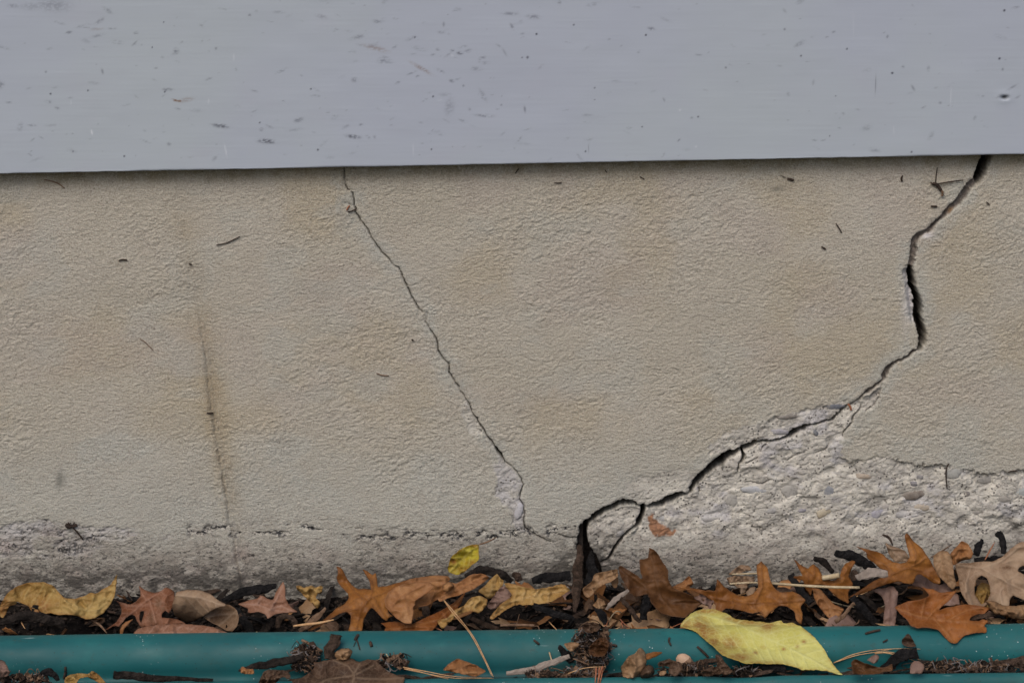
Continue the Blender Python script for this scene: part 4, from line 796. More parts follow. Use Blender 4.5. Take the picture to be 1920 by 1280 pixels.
leaf('willow_shaped_leaf', 'large pale yellow green leaf with brown blotches lying across the teal edging', 'lime', [
 dict(o=D_, pts=yl, tilt=19, lift=.002, y0=GY_(43), anchor=(2162, 1218), crumple=.0009, freq=40, rag=1.0, seed=40, wave=.004, cup=.004, edgecurl=.0006, mid=[(945,850),(1010,790),(1090,765),(1200,788),(1400,850),(1600,945),(1800,1038),(1920,1098),(2060,1180),(2162,1218)], side=11, step=1.7,
  stain=[(960,840,81,76,1.00),(1150,735,162,26,1.00),(1080,850,67,95,0.94),(1120,880,67,76,1.00),(1170,900,81,57,0.75),(1190,985,67,76,1.00),(1310,980,81,64,0.88),(1120,920,54,76,1.00),(1230,1040,67,38,1.00),(1380,1090,108,38,1.00),(1600,840,81,57,1.00),(1480,815,162,34,1.00),(1350,790,81,30,1.00),(1870,970,18,14,1.00),(1820,1005,16,14,0.69),(1718,1024,16,12,1.00),(1506,1052,24,15,1.00),(1420,1038,21,14,0.62),(1760,830,81,22,0.75),(1500,1132,162,22,0.75),(1560,1010,27,16,0.38)])])
# --- right end
leaf('oak_leaf', 'orange oak leaf with narrow lobes crossed by the pale straw', 'orange', [
 dict(o=E_, pts=[(188,343),(215,368),(240,390),(300,422),(320,400),(342,386),(380,420),(410,482),(460,512),(510,510),(540,470),(555,420),(580,382),(642,358),(660,372),(622,430),(608,480),(640,540),(602,600),(608,685),(540,652),(480,602),(440,562),(400,540),(362,540),(335,560),(322,630),(300,600),(280,570),(265,512),(188,492),(188,480),(262,475),(230,420)], tilt=55, lift=.010, y0=-.062, anchor=(400, 640), crumple=.0013, freq=28, rag=.7, seed=50, wave=.006, veins=[[(200,360),(300,450),(420,530),(560,610),(605,670)],[(450,550),(560,480),(620,380)],[(300,450),(310,600)],[(350,480),(345,400)]])])
leaf('leaf', 'tapering yellow brown leaf pointing down right under the straw', 'copper', [
 dict(o=E_, pts=[(328,562),(400,578),(450,640),(500,690),(572,722),(545,770),(500,802),(460,802),(420,752),(370,692),(342,630)], tilt=40, lift=.008, y0=-.085, crumple=.002, freq=20, seed=51, mid=[(335,570),(420,660),(540,760)], side=4, stain=[(420,680,40,40,.4)])])
leaf('leaf', 'olive brown leaf standing behind the large orange oak leaf with a dark stalk', 'beige', [
 dict(o=E_, pts=[(878,228),(920,250),(980,268),(1030,290),(1062,340),(1050,372),(962,375),(930,350),(905,310)], tilt=65, lift=.004, y0=-.035, crumple=.0015, freq=18, seed=52, under=.4, mid=[(885,235),(960,320),(1040,370)], side=3)],
 stem=([(1655,1002,-.012),(1667,1008,-.018),(1674,1022,-.03)], .0011, M_twig))
leaf('oak_leaf', 'large orange oak leaf with five slender lobes in front of the wall at right', 'orange', [
 dict(o=E_, pts=[(658,254),(720,270),(800,290),(862,312),(900,350),(950,375),(1000,382),(1040,372),(1062,335),(1048,280),(1036,235),(1024,170),(1042,150),(1070,190),(1095,222),(1150,262),(1192,322),(1230,382),(1252,432),(1292,502),(1290,542),(1240,532),(1190,492),(1140,462),(1112,468),(1100,505),(1088,535),(1040,537),(980,516),(900,535),(820,562),(730,602),(598,642),(680,590),(780,522),(885,470),(905,442),(840,422),(800,380),(742,342),(738,300)], tilt=56, lift=.016, y0=-.070, anchor=(950, 600), crumple=.0013, freq=34, rag=.6, seed=53, wave=.006, veins=[[(605,638),(800,540),(950,455),(1120,390),(1180,345)],[(950,455),(860,380),(670,262)],[(1100,400),(1110,300),(1040,165)],[(1060,420),(1150,440),(1280,530)]], stain=[(670,262,40,30,.6),(1110,470,40,30,.3)])])
leaf('oval_leaf', 'tan oval leaf with rusty edges upright beside the big pale oak leaf', 'tan', [
 dict(o=E_, pts=[(1238,332),(1262,308),(1290,290),(1350,290),(1378,335),(1392,430),(1400,490),(1416,545),(1382,582),(1332,530),(1270,470),(1242,400)], tilt=64, lift=.014, y0=-.058, crumple=.0014, freq=22, rag=.6, seed=54, mid=[(1300,295),(1320,400),(1385,570)], side=6, edgecurl=.001, stain=[(1340,420,40,60,.25)])])
leaf('leaf', 'copper tan leaf peeking out above the oval leaf against the wall', 'copper', [
 dict(o=E_, pts=[(1368,312),(1395,278),(1422,250),(1452,213),(1480,225),(1505,242),(1542,312),(1522,350),(1452,362),(1420,385),(1385,400)], tilt=64, lift=.006, y0=-.040, crumple=.002, freq=18, seed=55, mid=[(1455,220),(1440,300),(1400,390)], side=3)])
leaf('oak_leaf', 'big pale beige oak leaf with rounded gaps at the right edge', 'beige', [
 dict(o=E_, pts=[(1400,388),(1450,380),(1500,380),(1600,368),(1685,368),(1762,330),(1820,272),(1885,225),(1990,215),(2080,260),(2040,340),(1960,385),(1885,410),(1870,440),(1930,468),(1990,500),(2080,560),(2080,700),(1990,700),(1905,652),(1835,620),(1812,655),(1808,730),(1760,735),(1690,700),(1662,680),(1600,720),(1560,722),(1510,702),(1470,642),(1440,582),(1428,480)], holes=[[(1552,620),(1548,560),(1565,500),(1600,472),(1640,492),(1662,545),(1668,610),(1640,670),(1600,690)]],
  tilt=52, lift=.014, y0=-.070, anchor=(1650, 720), crumple=.0016, freq=34, rag=.7, seed=56, wave=.006, veins=[[(1430,400),(1600,420),(1780,520),(1990,620)],[(1600,420),(1760,360),(1900,250)],[(1780,520),(1740,600),(1760,710)],[(1520,410),(1480,560),(1530,690)],[(1780,520),(1880,460)]], stain=[(1790,415,50,14,.9)])])
leaf('leaf', 'yellowish leaf showing through the gap of the pale oak leaf', 'ochre', [
 dict(o=E_, pts=[(1530,735),(1550,640),(1570,560),(1600,520),(1665,545),(1690,620),(1690,690),(1650,740)], tilt=40, lift=.004, y0=-.065, crumple=.002, freq=14, seed=57, under=.3)])
leaf('crumpled_leaf', 'rolled wrinkled tan leaf lying behind the edging at the right end', 'tan', [
 dict(o=E_, pts=[(1628,655),(1665,665),(1700,668),(1780,702),(1860,702),(1920,690),(1990,700),(2080,720),(2080,800),(1990,800),(1925,800),(1860,802),(1800,790),(1760,770),(1700,762),(1662,722),(1645,690)], tilt=50, lift=.012, y0=-.098, anchor=(1800, 800), crumple=.0026, freq=12, seed=58, cup=-.008, stain=[(1780,770,120,22,.8)])])
leaf('oak_leaf', 'bright rust orange oak leaf hanging over the top of the teal edging', 'rust', [
 dict(o=E_, pts=[(948,712),(985,692),(1050,665),(1100,660),(1152,650),(1190,638),(1210,620),(1185,590),(1148,555),(1200,575),(1232,572),(1290,602),(1380,592),(1418,585),(1370,652),(1310,700),(1278,735),(1340,712),(1400,702),(1460,690),(1520,690),(1590,700),(1664,716),(1622,760),(1570,762),(1515,790),(1510,812),(1590,812),(1600,798),(1655,812),(1640,830),(1618,852),(1640,862),(1640,902),(1560,902),(1480,922),(1448,945),(1420,977),(1395,985),(1370,977),(1330,942),(1300,905),(1278,880),(1200,862),(1120,867),(1085,855),(1060,842),(1050,815),(1040,802),(1000,770)],
  tilt=42, lift=.005, y0=-.163, anchor=(1300, 900), crumple=.0012, freq=34, rag=.7, seed=60, wave=.004, edgecurl=.0006, veins=[[(955,712),(1100,770),(1300,810),(1480,820),(1640,850)],[(1200,790),(1300,680),(1400,590)],[(1340,812),(1500,730),(1650,717)],[(1250,800),(1340,900),(1390,975)],[(1150,780),(1180,650)]], cup=.002, stain=[(1300,850,60,20,.2)])])
leaf('leaf', 'pinkish grey leaf strip hanging down between the straw and the rust oak leaf', 'mauve', [
 dict(o=E_, pts=[(778,580),(860,570),(940,550),(978,600),(968,680),(962,780),(950,870),(860,870),(868,760),(880,700),(860,640),(820,602)], tilt=44, lift=.006, y0=-.090, crumple=.0016, freq=26, seed=61, mid=[(930,560),(915,700),(905,860)], side=3)])
leaf('leaf', 'pinkish leaf mostly hidden under the large orange oak leaf', 'mauve', [
 dict(o=E_, pts=[(1078,480),(1140,460),(1200,500),(1290,545),(1335,528),(1385,585),(1430,620),(1440,700),(1300,700),(1230,600),(1150,560),(1080,552)], tilt=40, lift=.004, y0=-.072, crumple=.0016, freq=24, seed=62, veins=[[(1090,500),(1250,590),(1420,680)]])])
leaf('leaf', 'reddish brown leaf deep in the litter behind the straw', 'umber', [
 dict(o=E_, pts=[(40,600),(70,560),(130,560),(200,590),(180,640),(100,640)], tilt=40, lift=.003, y0=-.07, seed=63)])
# --- lying in the gutter of the edging
GY_ = lambda f=30: ey0 - f * .001
leaf('brown_leaf', 'broad dull brown maple leaf spread over the gutter of the edging', 'umber', [
 dict(o=B_, pts=[(582,1252),(660,1240),(722,1200),(762,1160),(748,1120),(800,1120),(850,1105),(905,1100),(960,1084),(1040,1095),(1075,1118),(1105,1120),(1160,1098),(1222,1110),(1262,1150),(1300,1190),(1380,1220),(1442,1236),(1432,1262),(1420,1290),(1440,1380),(620,1380),(600,1290)], tilt=22, lift=.004, y0=GY_(46), anchor=(1000, 1270), crumple=.0016, freq=34, seed=70, wave=.006, veins=[[(1010,1380),(1060,1220),(1010,1150),(900,1105)],[(1060,1220),(860,1250),(700,1330)],[(1060,1200),(1100,1130)],[(1080,1240),(1250,1250),(1430,1240)],[(1060,1220),(1200,1150)]], stain=[(1300,1250,60,30,.4)])])
leaf('brown_leaf', 'ragged brown leaf lump left of the broad maple leaf in the gutter', 'umber', [
 dict(o=B_, pts=[(335,1290),(350,1250),(380,1190),(430,1174),(470,1182),(520,1180),(560,1190),(585,1230),(560,1252),(530,1230),(500,1240),(482,1262),(450,1290),(380,1320)], tilt=50, lift=.006, y0=GY_(38), crumple=.003, freq=10, seed=71)])
leaf('leaf_scrap', 'round orange tan leaf scrap next to the bark stub', 'tan', [
 dict(o=B_, pts=[(910,1062),(930,1035),(970,1020),(1022,1017),(1045,1045),(1030,1082),(990,1110),(920,1105)], tilt=60, lift=.003, y0=GY_(20), crumple=.002, freq=9, seed=72, cup=-.004)])
leaf('curled_leaf', 'curled ochre leaf arching over the left part of the gutter', 'ochre', [
 dict(o=A_, pts=[(478,1300),(488,1240),(530,1214),(600,1204),(655,1212),(675,1198),(692,1184),(745,1222),(805,1290),(760,1290),(720,1262),(650,1230),(600,1242),(558,1300)], tilt=60, lift=.008, y0=GY_(40), anchor=(600, 1280), crumple=.0028, freq=12, seed=73, veins=[[(500,1280),(560,1225),(690,1200)]], stain=[(700,1230,60,50,.5)])])
leaf('leaf_scrap', 'cupped tan brown leaf piece at the far left of the gutter', 'mauve', [
 dict(o=A_, pts=[(-60,1110),(0,1104),(32,1115),(60,1158),(76,1212),(40,1232),(0,1240),(-60,1235)], tilt=55, lift=.005, y0=GY_(24), crumple=.002, freq=12, seed=74, cup=-.008, mid=[(-50,1170),(70,1195)], side=2)])
leaf('leaf_scrap', 'small bright tan scrap on the dark stick left of the maple leaf', 'copper', [
 dict(o=B_, pts=[(204,1158),(225,1152),(245,1172),(300,1172),(308,1212),(250,1210),(206,1206)], tilt=50, lift=.007, y0=GY_(30), crumple=.002, freq=8, seed=75)])
leaf('leaf_scrap', 'flat copper leaf piece lying in the gutter below the pine needle pair', 'copper', [
 dict(o=C_, pts=[(438,1180),(470,1150),(502,1120),(550,1096),(602,1110),(700,1150),(768,1190),(740,1204),(690,1232),(640,1222),(560,1205)], tilt=35, lift=.006, y0=GY_(30), crumple=.002, freq=16, seed=76, mid=[(460,1180),(600,1160),(760,1195)], side=3, stain=[(620,1160,60,20,.5)])])
leaf('curled_leaf', 'ridged tan leaf curled upright in the gutter left of the seed case', 'tan', [
 dict(o=D_, pts=[(495,1160),(530,1110),(552,1078),(600,1058),(622,1030),(640,1013),(665,1030),(682,1050),(692,1120),(682,1150),(660,1182),(622,1222),(572,1245),(510,1232)], tilt=60, lift=.008, y0=GY_(26), crumple=.0014, freq=16, seed=77, mid=[(590,1240),(610,1150),(560,1080)], side=4, cup=-.006, fold=[([(590,1240),(610,1150),(570,1085)],14,.002)])])
leaf('leaf_scrap', 'thin orange leaf shard pointing right from the ridged tan leaf', 'orange', [dict(o=D_, pts=[(682,1062),(740,1045),(812,1045),(790,1068),(760,1080),(690,1106)], tilt=50, lift=.002, y0=GY_(18), crumple=.001, seed=78)])
leaf('curled_leaf', 'round brown shell like leaf curl behind the gutter lip', 'umber', [dict(o=D_, pts=[(632,1212),(655,1175),(680,1150),(715,1140),(742,1160),(752,1200),(722,1238),(650,1240)], tilt=60, lift=.006, y0=GY_(34), crumple=.001, seed=79, cup=-.010, stain=[(735,1180,16,40,0)])])
leaf('leaf', 'grey brown lobed leaf limp beside the pale seed case', 'umber', [dict(o=D_, pts=[(768,1132),(800,1115),(862,1095),(890,1110),(942,1122),(965,1150),(952,1192),(902,1228),(850,1202),(862,1160),(812,1150),(780,1160)], tilt=50, lift=.006, y0=GY_(28), crumple=.002, freq=14, seed=80)])
leaf('leaf_scrap', 'tiny tan leaf scrap under the grey brown lobed leaf', 'tan', [dict(o=D_, pts=[(780,1200),(800,1185),(840,1188),(830,1215),(790,1225)], tilt=50, lift=.006, y0=GY_(36), crumple=.001, seed=81)])
leaf('curled_leaf', 'brown leaf twisted like a ribbon under the yellow green leaf', 'umber', [dict(o=D_, pts=[(1098,1210),(1110,1180),(1150,1168),(1222,1152),(1215,1100),(1198,1078),(1215,1058),(1240,1070),(1282,1130),(1310,1165),(1345,1192),(1300,1217),(1200,1212),(1150,1230)], tilt=55, lift=.007, y0=GY_(28), crumple=.003, freq=12, seed=82, fold=[([(1230,1070),(1250,1200)],16,.003)])])
leaf('curled_leaf', 'olive brown boat shaped leaf in the gutter below the fan of pine needles', 'brown', [
 dict(o=E_, pts=[(622,1125),(640,1105),(665,1100),(720,1130),(790,1150),(862,1165),(905,1150),(935,1130),(934,1190),(865,1196),(800,1212),(720,1216),(642,1210),(630,1160)], tilt=55, lift=.008, y0=GY_(32), crumple=.0014, freq=20, seed=83, cup=.006, mid=[(630,1110),(720,1180),(930,1170)], side=3)])
leaf('leaf_scrap', 'mauve leaf fragment at the lip right of the boat shaped leaf', 'mauve', [dict(o=E_, pts=[(1064,1208),(1070,1135),(1100,1115),(1132,1110),(1160,1135),(1177,1165),(1150,1208)], tilt=60, lift=.006, y0=GY_(34), crumple=.001, seed=84)])
leaf('leaf_scrap', 'dark pointed leaf tip on the edging above the fan of pine needles', 'umber', [dict(o=E_, pts=[(1003,985),(1006,950),(1052,905),(1072,930),(1090,960),(1112,1002),(1080,1012),(1040,1005)], tilt=50, lift=.003, y0=GY_(10), crumple=.002, seed=85, under=.5)])
leaf('leaf_scrap', 'pale pink brown leaf shred above the boat shaped leaf', 'mauve', [dict(o=E_, pts=[(740,1105),(780,1075),(810,1060),(835,1080),(820,1120),(790,1135)], tilt=50, lift=.006, y0=GY_(26), crumple=.002, seed=86)])
# ------------------------------------------------------------------ seed case, chips, twigs, needles
def blob(name, u, v, y, r3, mat, label=None, cat=None, parent=None, seed=0, rot=0, nz=.25):
    c = on_y([u], [v], y)[0]; nu, nv = 20, 12
    th = np.linspace(0, 2 * np.pi, nu, endpoint=False); ph = np.linspace(.02, np.pi - .02, nv); T, P_ = np.meshgrid(th, ph)
    X1 = np.cos(T) * np.sin(P_); Y1 = np.sin(T) * np.sin(P_); Z1 = np.cos(P_); n_ = 1 + nz * fbm(X1 * 2 + seed, Z1 * 2 + Y1 * 1.3, 900 + seed, 3)
    x_, y_, z_ = X1 * n_ * r3[0], Y1 * n_ * r3[1], Z1 * n_ * r3[2]; ca, sa = math.cos(R(rot)), math.sin(R(rot))
    V_ = np.stack([(x_ * ca - z_ * sa).ravel(), y_.ravel(), (x_ * sa + z_ * ca).ravel()], -1) + c
    f = [(r * nu + cc, r * nu + (cc + 1) % nu, (r + 1) * nu + (cc + 1) % nu, (r + 1) * nu + cc) for r in range(nv - 1) for cc in range(nu)]
    o_ = py_mesh(name, V_, f, mat, parent, None if parent is not None else c)
    if parent is None: tag(o_, label, cat)
    return o_
sc_ = blob('seed_case', 1282, 1237, GY_(22), (.0056, .0036, .0048), M_nut, 'smooth pale tan seed case resting on the grey brown leaf', 'seed', seed=3, rot=-25, nz=.10)
blob('cap', 1291, 1243, GY_(24), (.0038, .0030, .0040), M_twigbrown, parent=sc_, seed=5, rot=-25)

def chip_mesh(L, W, H, seed):
    rs = np.random.RandomState(seed); n_ = 9
    ring = 7; V_, F_ = [], []
    ph0 = rs.uniform(0, 6)
    for i in range(n_):
        t = i / (n_ - 1); w_ = (0.42 + .58 * math.sin(math.pi * (0.12 + .76 * t))) * (1 + rs.uniform(-.16, .16))
        for k_ in range(ring):
            a_ = 2 * math.pi * k_ / ring + ph0 * .2
            V_.append(((t - .5) * L + rs.uniform(-.05, .05) * L, math.cos(a_) * W / 2 * w_ * (1 + rs.uniform(-.18, .18)), math.sin(a_) * H / 2 * w_ * (1 + rs.uniform(-.25, .25)) + .06 * L * math.sin(t * 3 + ph0)))
    for i in range(n_ - 1):
        for k_ in range(ring): F_.append((i * ring + k_, i * ring + (k_ + 1) % ring, (i + 1) * ring + (k_ + 1) % ring, (i + 1) * ring + k_))
    F_.append(tuple(range(ring))[::-1]); F_.append(tuple((n_ - 1) * ring + k_ for k_ in range(ring)))
    return V_, F_
protos = []
for i in range(14):
    L = [.020, .030, .042, .015, .026, .036, .012][i % 7]; W = [.0045, .006, .005, .0055, .0035][i % 5]
    V_, F_ = chip_mesh(L, W, W * .45, 40 + i)
    protos.append((V_, F_))
meshes = []
for i, (V_, F_) in enumerate(protos):
    for mt in ([M_bark, M_bark2, M_bark][i % 3], M_bark3):
        me = bpy.data.meshes.new('wood_chip'); me.from_pydata(V_, [], F_); me.update(); me.materials.append(mt)
        meshes.append(me)
rs = np.random.RandomState(11)
nchip = 0
for i in range(236):
    x = rs.uniform(-.41, .41); y = rs.uniform(-.128, -.008)
    me = meshes[rs.randint(len(meshes))]
    if rs.rand() < .62: me = meshes[2 * rs.randint(14)]
    o_ = bpy.data.objects.new('wood_chip', me); COL.objects.link(o_)
    o_.location = (x, y, float(bed_z(np.array(x), np.array(y))) + rs.uniform(.001, .008)); s_ = rs.uniform(.7, 1.35); o_.scale = (s_, s_, s_)
    o_.rotation_euler = (rs.normal(0, .5), rs.normal(0, .22), rs.uniform(0, math.pi))
    tag(o_, 'small dark wood chip lying in the mulch between the wall and the edging', 'wood chip', 'dark wood chips in the mulch bed')
for i in range(92):
    x = rs.uniform(-.37, .37) if i < 58 else rs.uniform(.05, .37)
    u_ = 960 + x * 2560
    if u_ < 480 and rs.rand() < .6: continue
    f = rs.uniform(.021, .037)
    me = meshes[rs.randint(len(meshes))]
    o_ = bpy.data.objects.new('bark_chip', me); COL.objects.link(o_)
    o_.location = (x, edge_y(x, f), float(edge_surface(f)) + rs.uniform(.002, .007)); s_ = rs.uniform(.45, .9); o_.scale = (s_, s_, s_)
    o_.rotation_euler = (rs.normal(0, .3), rs.normal(0, .18), rs.normal(0, .35))
    tag(o_, 'small dark bark chip lying in the gutter of the teal edging', 'bark chip', 'dark bark chips in the edging gutter')
def slab(name, q, w_, th_, mat, label, cat='wood piece', y=-.05, seed=0, rough=.22, flat=.42):
    """a bark or wood piece along a traced line: w_ = half width at each point in pixels"""
    pts = px3([(a_, b_) if len(c_) == 0 else (a_, b_, c_[0]) for a_, b_, *c_ in q], y); c_ = curve(pts, 5); n_ = len(c_)
    if np.array(c_)[:, 1].min() < -.15: c_ = list(edge_limit(c_, .0016))
    ws = np.interp(np.linspace(0, len(q) - 1, n_), range(len(q)), w_) * .00034; rs_ = np.random.RandomState(seed); V_, F_ = [], []; ring = 7
    for i, p in enumerate(c_):
        tg = c_[min(i + 1, n_ - 1)] - c_[max(i - 1, 0)]; tg = tg / np.linalg.norm(tg); side = np.cross(tg, -fwd); side /= np.linalg.norm(side); nn = np.cross(side, tg)
        for k_ in range(ring):
            a_ = 2 * math.pi * k_ / ring; V_.append(p + side * math.cos(a_) * ws[i] * (1 + rs_.uniform(-rough, rough) + .14 * math.sin(i * .9 + k_ + seed)) + nn * math.sin(a_) * ws[i] * flat * (1 + rs_.uniform(-rough * 1.6, rough * 1.6)) + tg * rs_.uniform(-.0006, .0006))
    for i in range(n_ - 1):
        for k_ in range(ring): F_.append((i * ring + k_, i * ring + (k_ + 1) % ring, (i + 1) * ring + (k_ + 1) % ring, (i + 1) * ring + k_))
    F_.append(tuple(range(ring))[::-1]); F_.append(tuple((n_ - 1) * ring + k_ for k_ in range(ring)))
    org = np.mean(np.array(V_), 0); o_ = py_mesh(name, V_, F_, mat, None, org, smooth=False); tag(o_, label, cat); return o_
slab('wooden_sliver', [(1088,1022,-.006),(1086,1050,-.012),(1083,1080,-.02),(1081,1110,-.045),(1077,1148,-.065)], [5,10,12,11,3], 0, M_bark3, 'dark rotten wooden sliver standing upright at the mouth of the big crack', seed=1)
slab('bark_chunk', [(998,1088),(1030,1082),(1070,1080)], [8,13,11], 0, M_bark2, 'black bark chunk wedged under the wall left of the wooden sliver', 'bark', y=-.030, seed=2)
slab('bark_chunk', [(1100,1098),(1110,1075),(1108,1048),(1112,1030)], [9,13,10,4], 0, M_bark2, 'black bark filling the crack mouth right of the wooden sliver', 'bark', y=[-.02,-.01,.004,.010], seed=3)
slab('bark_chunk', [(418,1127),(450,1112),(490,1104),(518,1098)], [6,11,11,5], 0, M_bark2, 'long black bark chunk at the wall foot between the rolled and pinkish leaves', 'bark', y=-.030, seed=4)
slab('bark_chunk', [(872,1080),(900,1070),(935,1074),(960,1090)], [6,11,10,6], 0, M_bark, 'dark bark at the wall foot right of the small green leaf', 'bark', y=-.026, seed=5)
slab('bark_chunk', [(1566,1036),(1595,1042),(1625,1056),(1645,1072)], [7,12,11,6], 0, M_bark2, 'thick black bark chunk left of the large orange oak leaf', 'bark', y=-.038, seed=6)
slab('bark_chunk', [(1526,1045),(1545,1054),(1562,1072)], [5,8,5], 0, M_bark, 'short dark bark chunk above the narrow lobed orange leaf', 'bark', y=-.036, seed=7)
slab('bark_chunk', [(1482,1078),(1500,1105),(1520,1130)], [6,9,8], 0, M_bark2, 'black splinter leaning across the pale straw', 'wood piece', y=[-.05,-.07,-.085], seed=8)
slab('bark_chunk', [(1870,998,-.012),(1880,1012,-.016),(1882,1038,-.024)], [9,8,6], 0, M_bark2, 'black bark stub against the wall near the right edge', 'bark', seed=9)
slab('bark_chunk', [(1842,1012,-.014),(1834,1026,-.018),(1830,1040,-.022)], [5,9,8], 0, M_bark2, 'black bark flake upright between the copper tan leaf and pale oak leaf', 'bark', seed=10)
slab('bark_chunk', [(1828,1054,-.028),(1865,1052,-.03),(1910,1046,-.03)], [10,14,11], 0, M_bark2, 'long black bark piece lying behind the big pale oak leaf', 'bark', seed=40)
slab('bark_chunk', [(1800,1075,-.036),(1830,1072,-.036)], [8,9], 0, M_bark, 'short dark bark piece under the copper tan leaf', 'bark', seed=41)
slab('bark_chunk', [(1606,1083),(1630,1075),(1664,1074)], [6,12,8], 0, M_greywood, 'grey brown flake of bark on the large orange oak leaf', 'bark', y=-.098, seed=11, flat=.25)
slab('wooden_splinter', [(1598,1120),(1620,1145),(1645,1172)], [8,11,8], 0, M_bark2, 'black splinter slanting down left of the pinkish grey strip', y=-.095, seed=12)
slab('wooden_splinter', [(1164,1120),(1182,1142),(1200,1165)], [4,6,5], 0, M_bark3, 'brown splinter slanting down below the curled orange tan leaf', y=-.095, seed=13)
slab('wooden_splinter', [(1136,1142),(1155,1123),(1178,1106)], [3,7,3], 0, M_greywood, 'pale split splinter right of the small folded orange scrap', y=-.092, seed=14, flat=.3)
slab('wooden_splinter', [(1206,1160),(1210,1135),(1214,1118)], [8,10,8], 0, M_bark2, 'black upright splinter left of the dark brown leaf', y=-.092, seed=15)
slab('wooden_splinter', [(1000,1135),(1040,1150),(1075,1160)], [6,9,6], 0, M_bark2, 'long black splinter below the wavy yellow leaf', y=-.095, seed=16)
slab('bark_chunk', [(0,1168),(40,1155),(85,1160),(120,1172)], [8,11,12,8], 0, M_bark, 'dark bark lump below the twisted ochre leaf', 'bark', y=-.095, seed=17)
slab('bark_chunk', [(60,1140),(120,1146),(200,1150)], [8,12,8], 0, M_bark2, 'flat black bark strip under the twisted ochre leaf', 'bark', y=-.085, seed=18)
slab('bark_stub', [(617,1234),(618,1216),(628,1200),(630,1190)], [11,12,12,13], 0, M_bark3, 'square dark brown bark stub leaning on the face of the edging', 'bark', y=[GY_(20),GY_(18),GY_(15),GY_(13.5)], seed=19, rough=.10)
slab('stick', [(212,1263),(260,1268),(330,1272),(400,1274)], [8,8,5,3], 0, M_bark, 'dark flat stick in the gutter right of the curled ochre leaf', 'stick', y=GY_(36), seed=20)
slab('stick', [(448,1256),(490,1246),(530,1240),(570,1228)], [3,8,9,5], 0, M_bark, 'dark thick stick in the gutter left of the maple leaf', 'stick', y=GY_(30), seed=21)
slab('stick', [(950,1262),(1000,1255),(1030,1243),(1068,1230)], [4,8,7,5], 0, M_greywood, 'grey brown broken stick left of the debris clump', 'stick', y=GY_(30), seed=22)
slab('bark_chunk', [(1048,1211),(1060,1225),(1072,1240)], [4,9,7], 0, M_bark2, 'black bark flake beside the debris clump on the edging', 'bark', y=GY_(18), seed=23)
slab('stick', [(1295,1247),(1320,1240),(1345,1236)], [5,6,4], 0, M_bark3, 'short dark stick behind the ribbon like brown leaf', 'stick', y=GY_(22), seed=24)
slab('bark_chunk', [(1660,1250),(1690,1230),(1720,1222)], [9,14,10], 0, M_bark2, 'black bark pile in the gutter under the fan of pine needles', 'bark', y=GY_(28), seed=25)
slab('stick', [(1720,1240),(1770,1250),(1830,1256)], [6,8,6], 0, M_bark, 'dark stick in the gutter below the rust oak leaf', 'stick', y=GY_(30), seed=26)
slab('stick', [(1830,1252),(1870,1246),(1930,1236)], [6,9,8], 0, M_bark3, 'brown stick at the right end of the gutter', 'stick', y=GY_(28), seed=27)
slab('bark_chunk', [(1425,1254),(1450,1250),(1472,1256)], [7,9,7], 0, M_bark2, 'black bark lump below the tip of the yellow green leaf', 'bark', y=GY_(32), seed=28)
slab('bark_chunk', [(72,1270),(90,1258),(110,1274)], [5,8,5], 0, M_bark2, 'small black chip in the gutter left of the curled ochre leaf', 'bark', y=GY_(36), seed=29)
slab('bark_curl', [(520,1176),(524,1160),(540,1155),(552,1165),(553,1178)], [5,7,6,7,5], 0, M_bark3, 'rolled grey brown bark curl just behind the edging', 'bark', y=-.104, seed=30)
slab('leaf_rib', [(562,1182),(590,1160),(610,1140)], [5,7,3], 0, M_twigbrown, 'reddish leaf rib slanting behind the orange needle', 'leaf rib', y=-.098, seed=31, flat=.25)
slab('acorn_cap', [(962,1075),(970,1080),(976,1088)], [6,9,6], 0, M_bark3, 'round brown nut husk at the wall foot left of the black chunk', 'nut husk', y=-.034, seed=32, flat=.8)
slab('stalk', [(1566,1165),(1580,1155),(1596,1135),(1602,1130)], [5,5,3,4], 0, M_twigbrown, 'forked tan stalk below the tapering yellow brown leaf', 'stalk', y=-.103, seed=33)

# straws, twigs and needles in the litter
tube('straw', [(1447,1093,-.066),(1500,1097,-.078),(1560,1100,-.086),(1612,1101,-.088)], .0010, M_straw, label='long pale straw lying across the narrow lobed orange leaf', cat='straw', taper=False)
tube('straw', [(1372,1076,-.052),(1400,1075,-.055),(1425,1074,-.06)], .0006, M_straw, label='thin straw end at the crumpled papery leaf', cat='straw', taper=False)
tube('straw', [(1368,1094,-.064),(1400,1092,-.066),(1432,1092,-.066)], .0007, M_straw, label='pale straw stub under the papery tan leaf', cat='straw', taper=False)
tube('straw', [(1542,1083,-.066),(1558,1081,-.068),(1574,1078,-.07)], .0020, M_straw, label='thick short yellow straw between two orange lobes', cat='straw', taper=False)
tube('stick', [(938,1172,-.102),(970,1171,-.102),(1002,1172,-.102)], .0010, M_twigbrown, label='short pinkish brown stick just behind the edging', cat='stick', taper=False)
tube('twig', [(1745,1045,-.05),(1765,1033,-.035),(1785,1020,-.02)], .0006, M_twigbrown, label='thin reddish twig rising to the wall beside the oval leaf', cat='twig')
tube('twig', [(1847,1049,-.04),(1856,1032,-.028),(1865,1016,-.018)], .0006, M_needlered, label='thin orange twig rising behind the pale oak leaf', cat='twig')
tube('twig', [(237,1107,-.02),(243,1117,-.03),(248,1125,-.04)], .0008, M_twig, label='short black twig against the wall left of the reddish oak leaf', cat='twig')
tube('twig', [(172,1162,-.085),(188,1172,-.098),(200,1186,-.108)], .0009, M_twigbrown, label='thin brown twig poking up behind the edging at left', cat='twig')
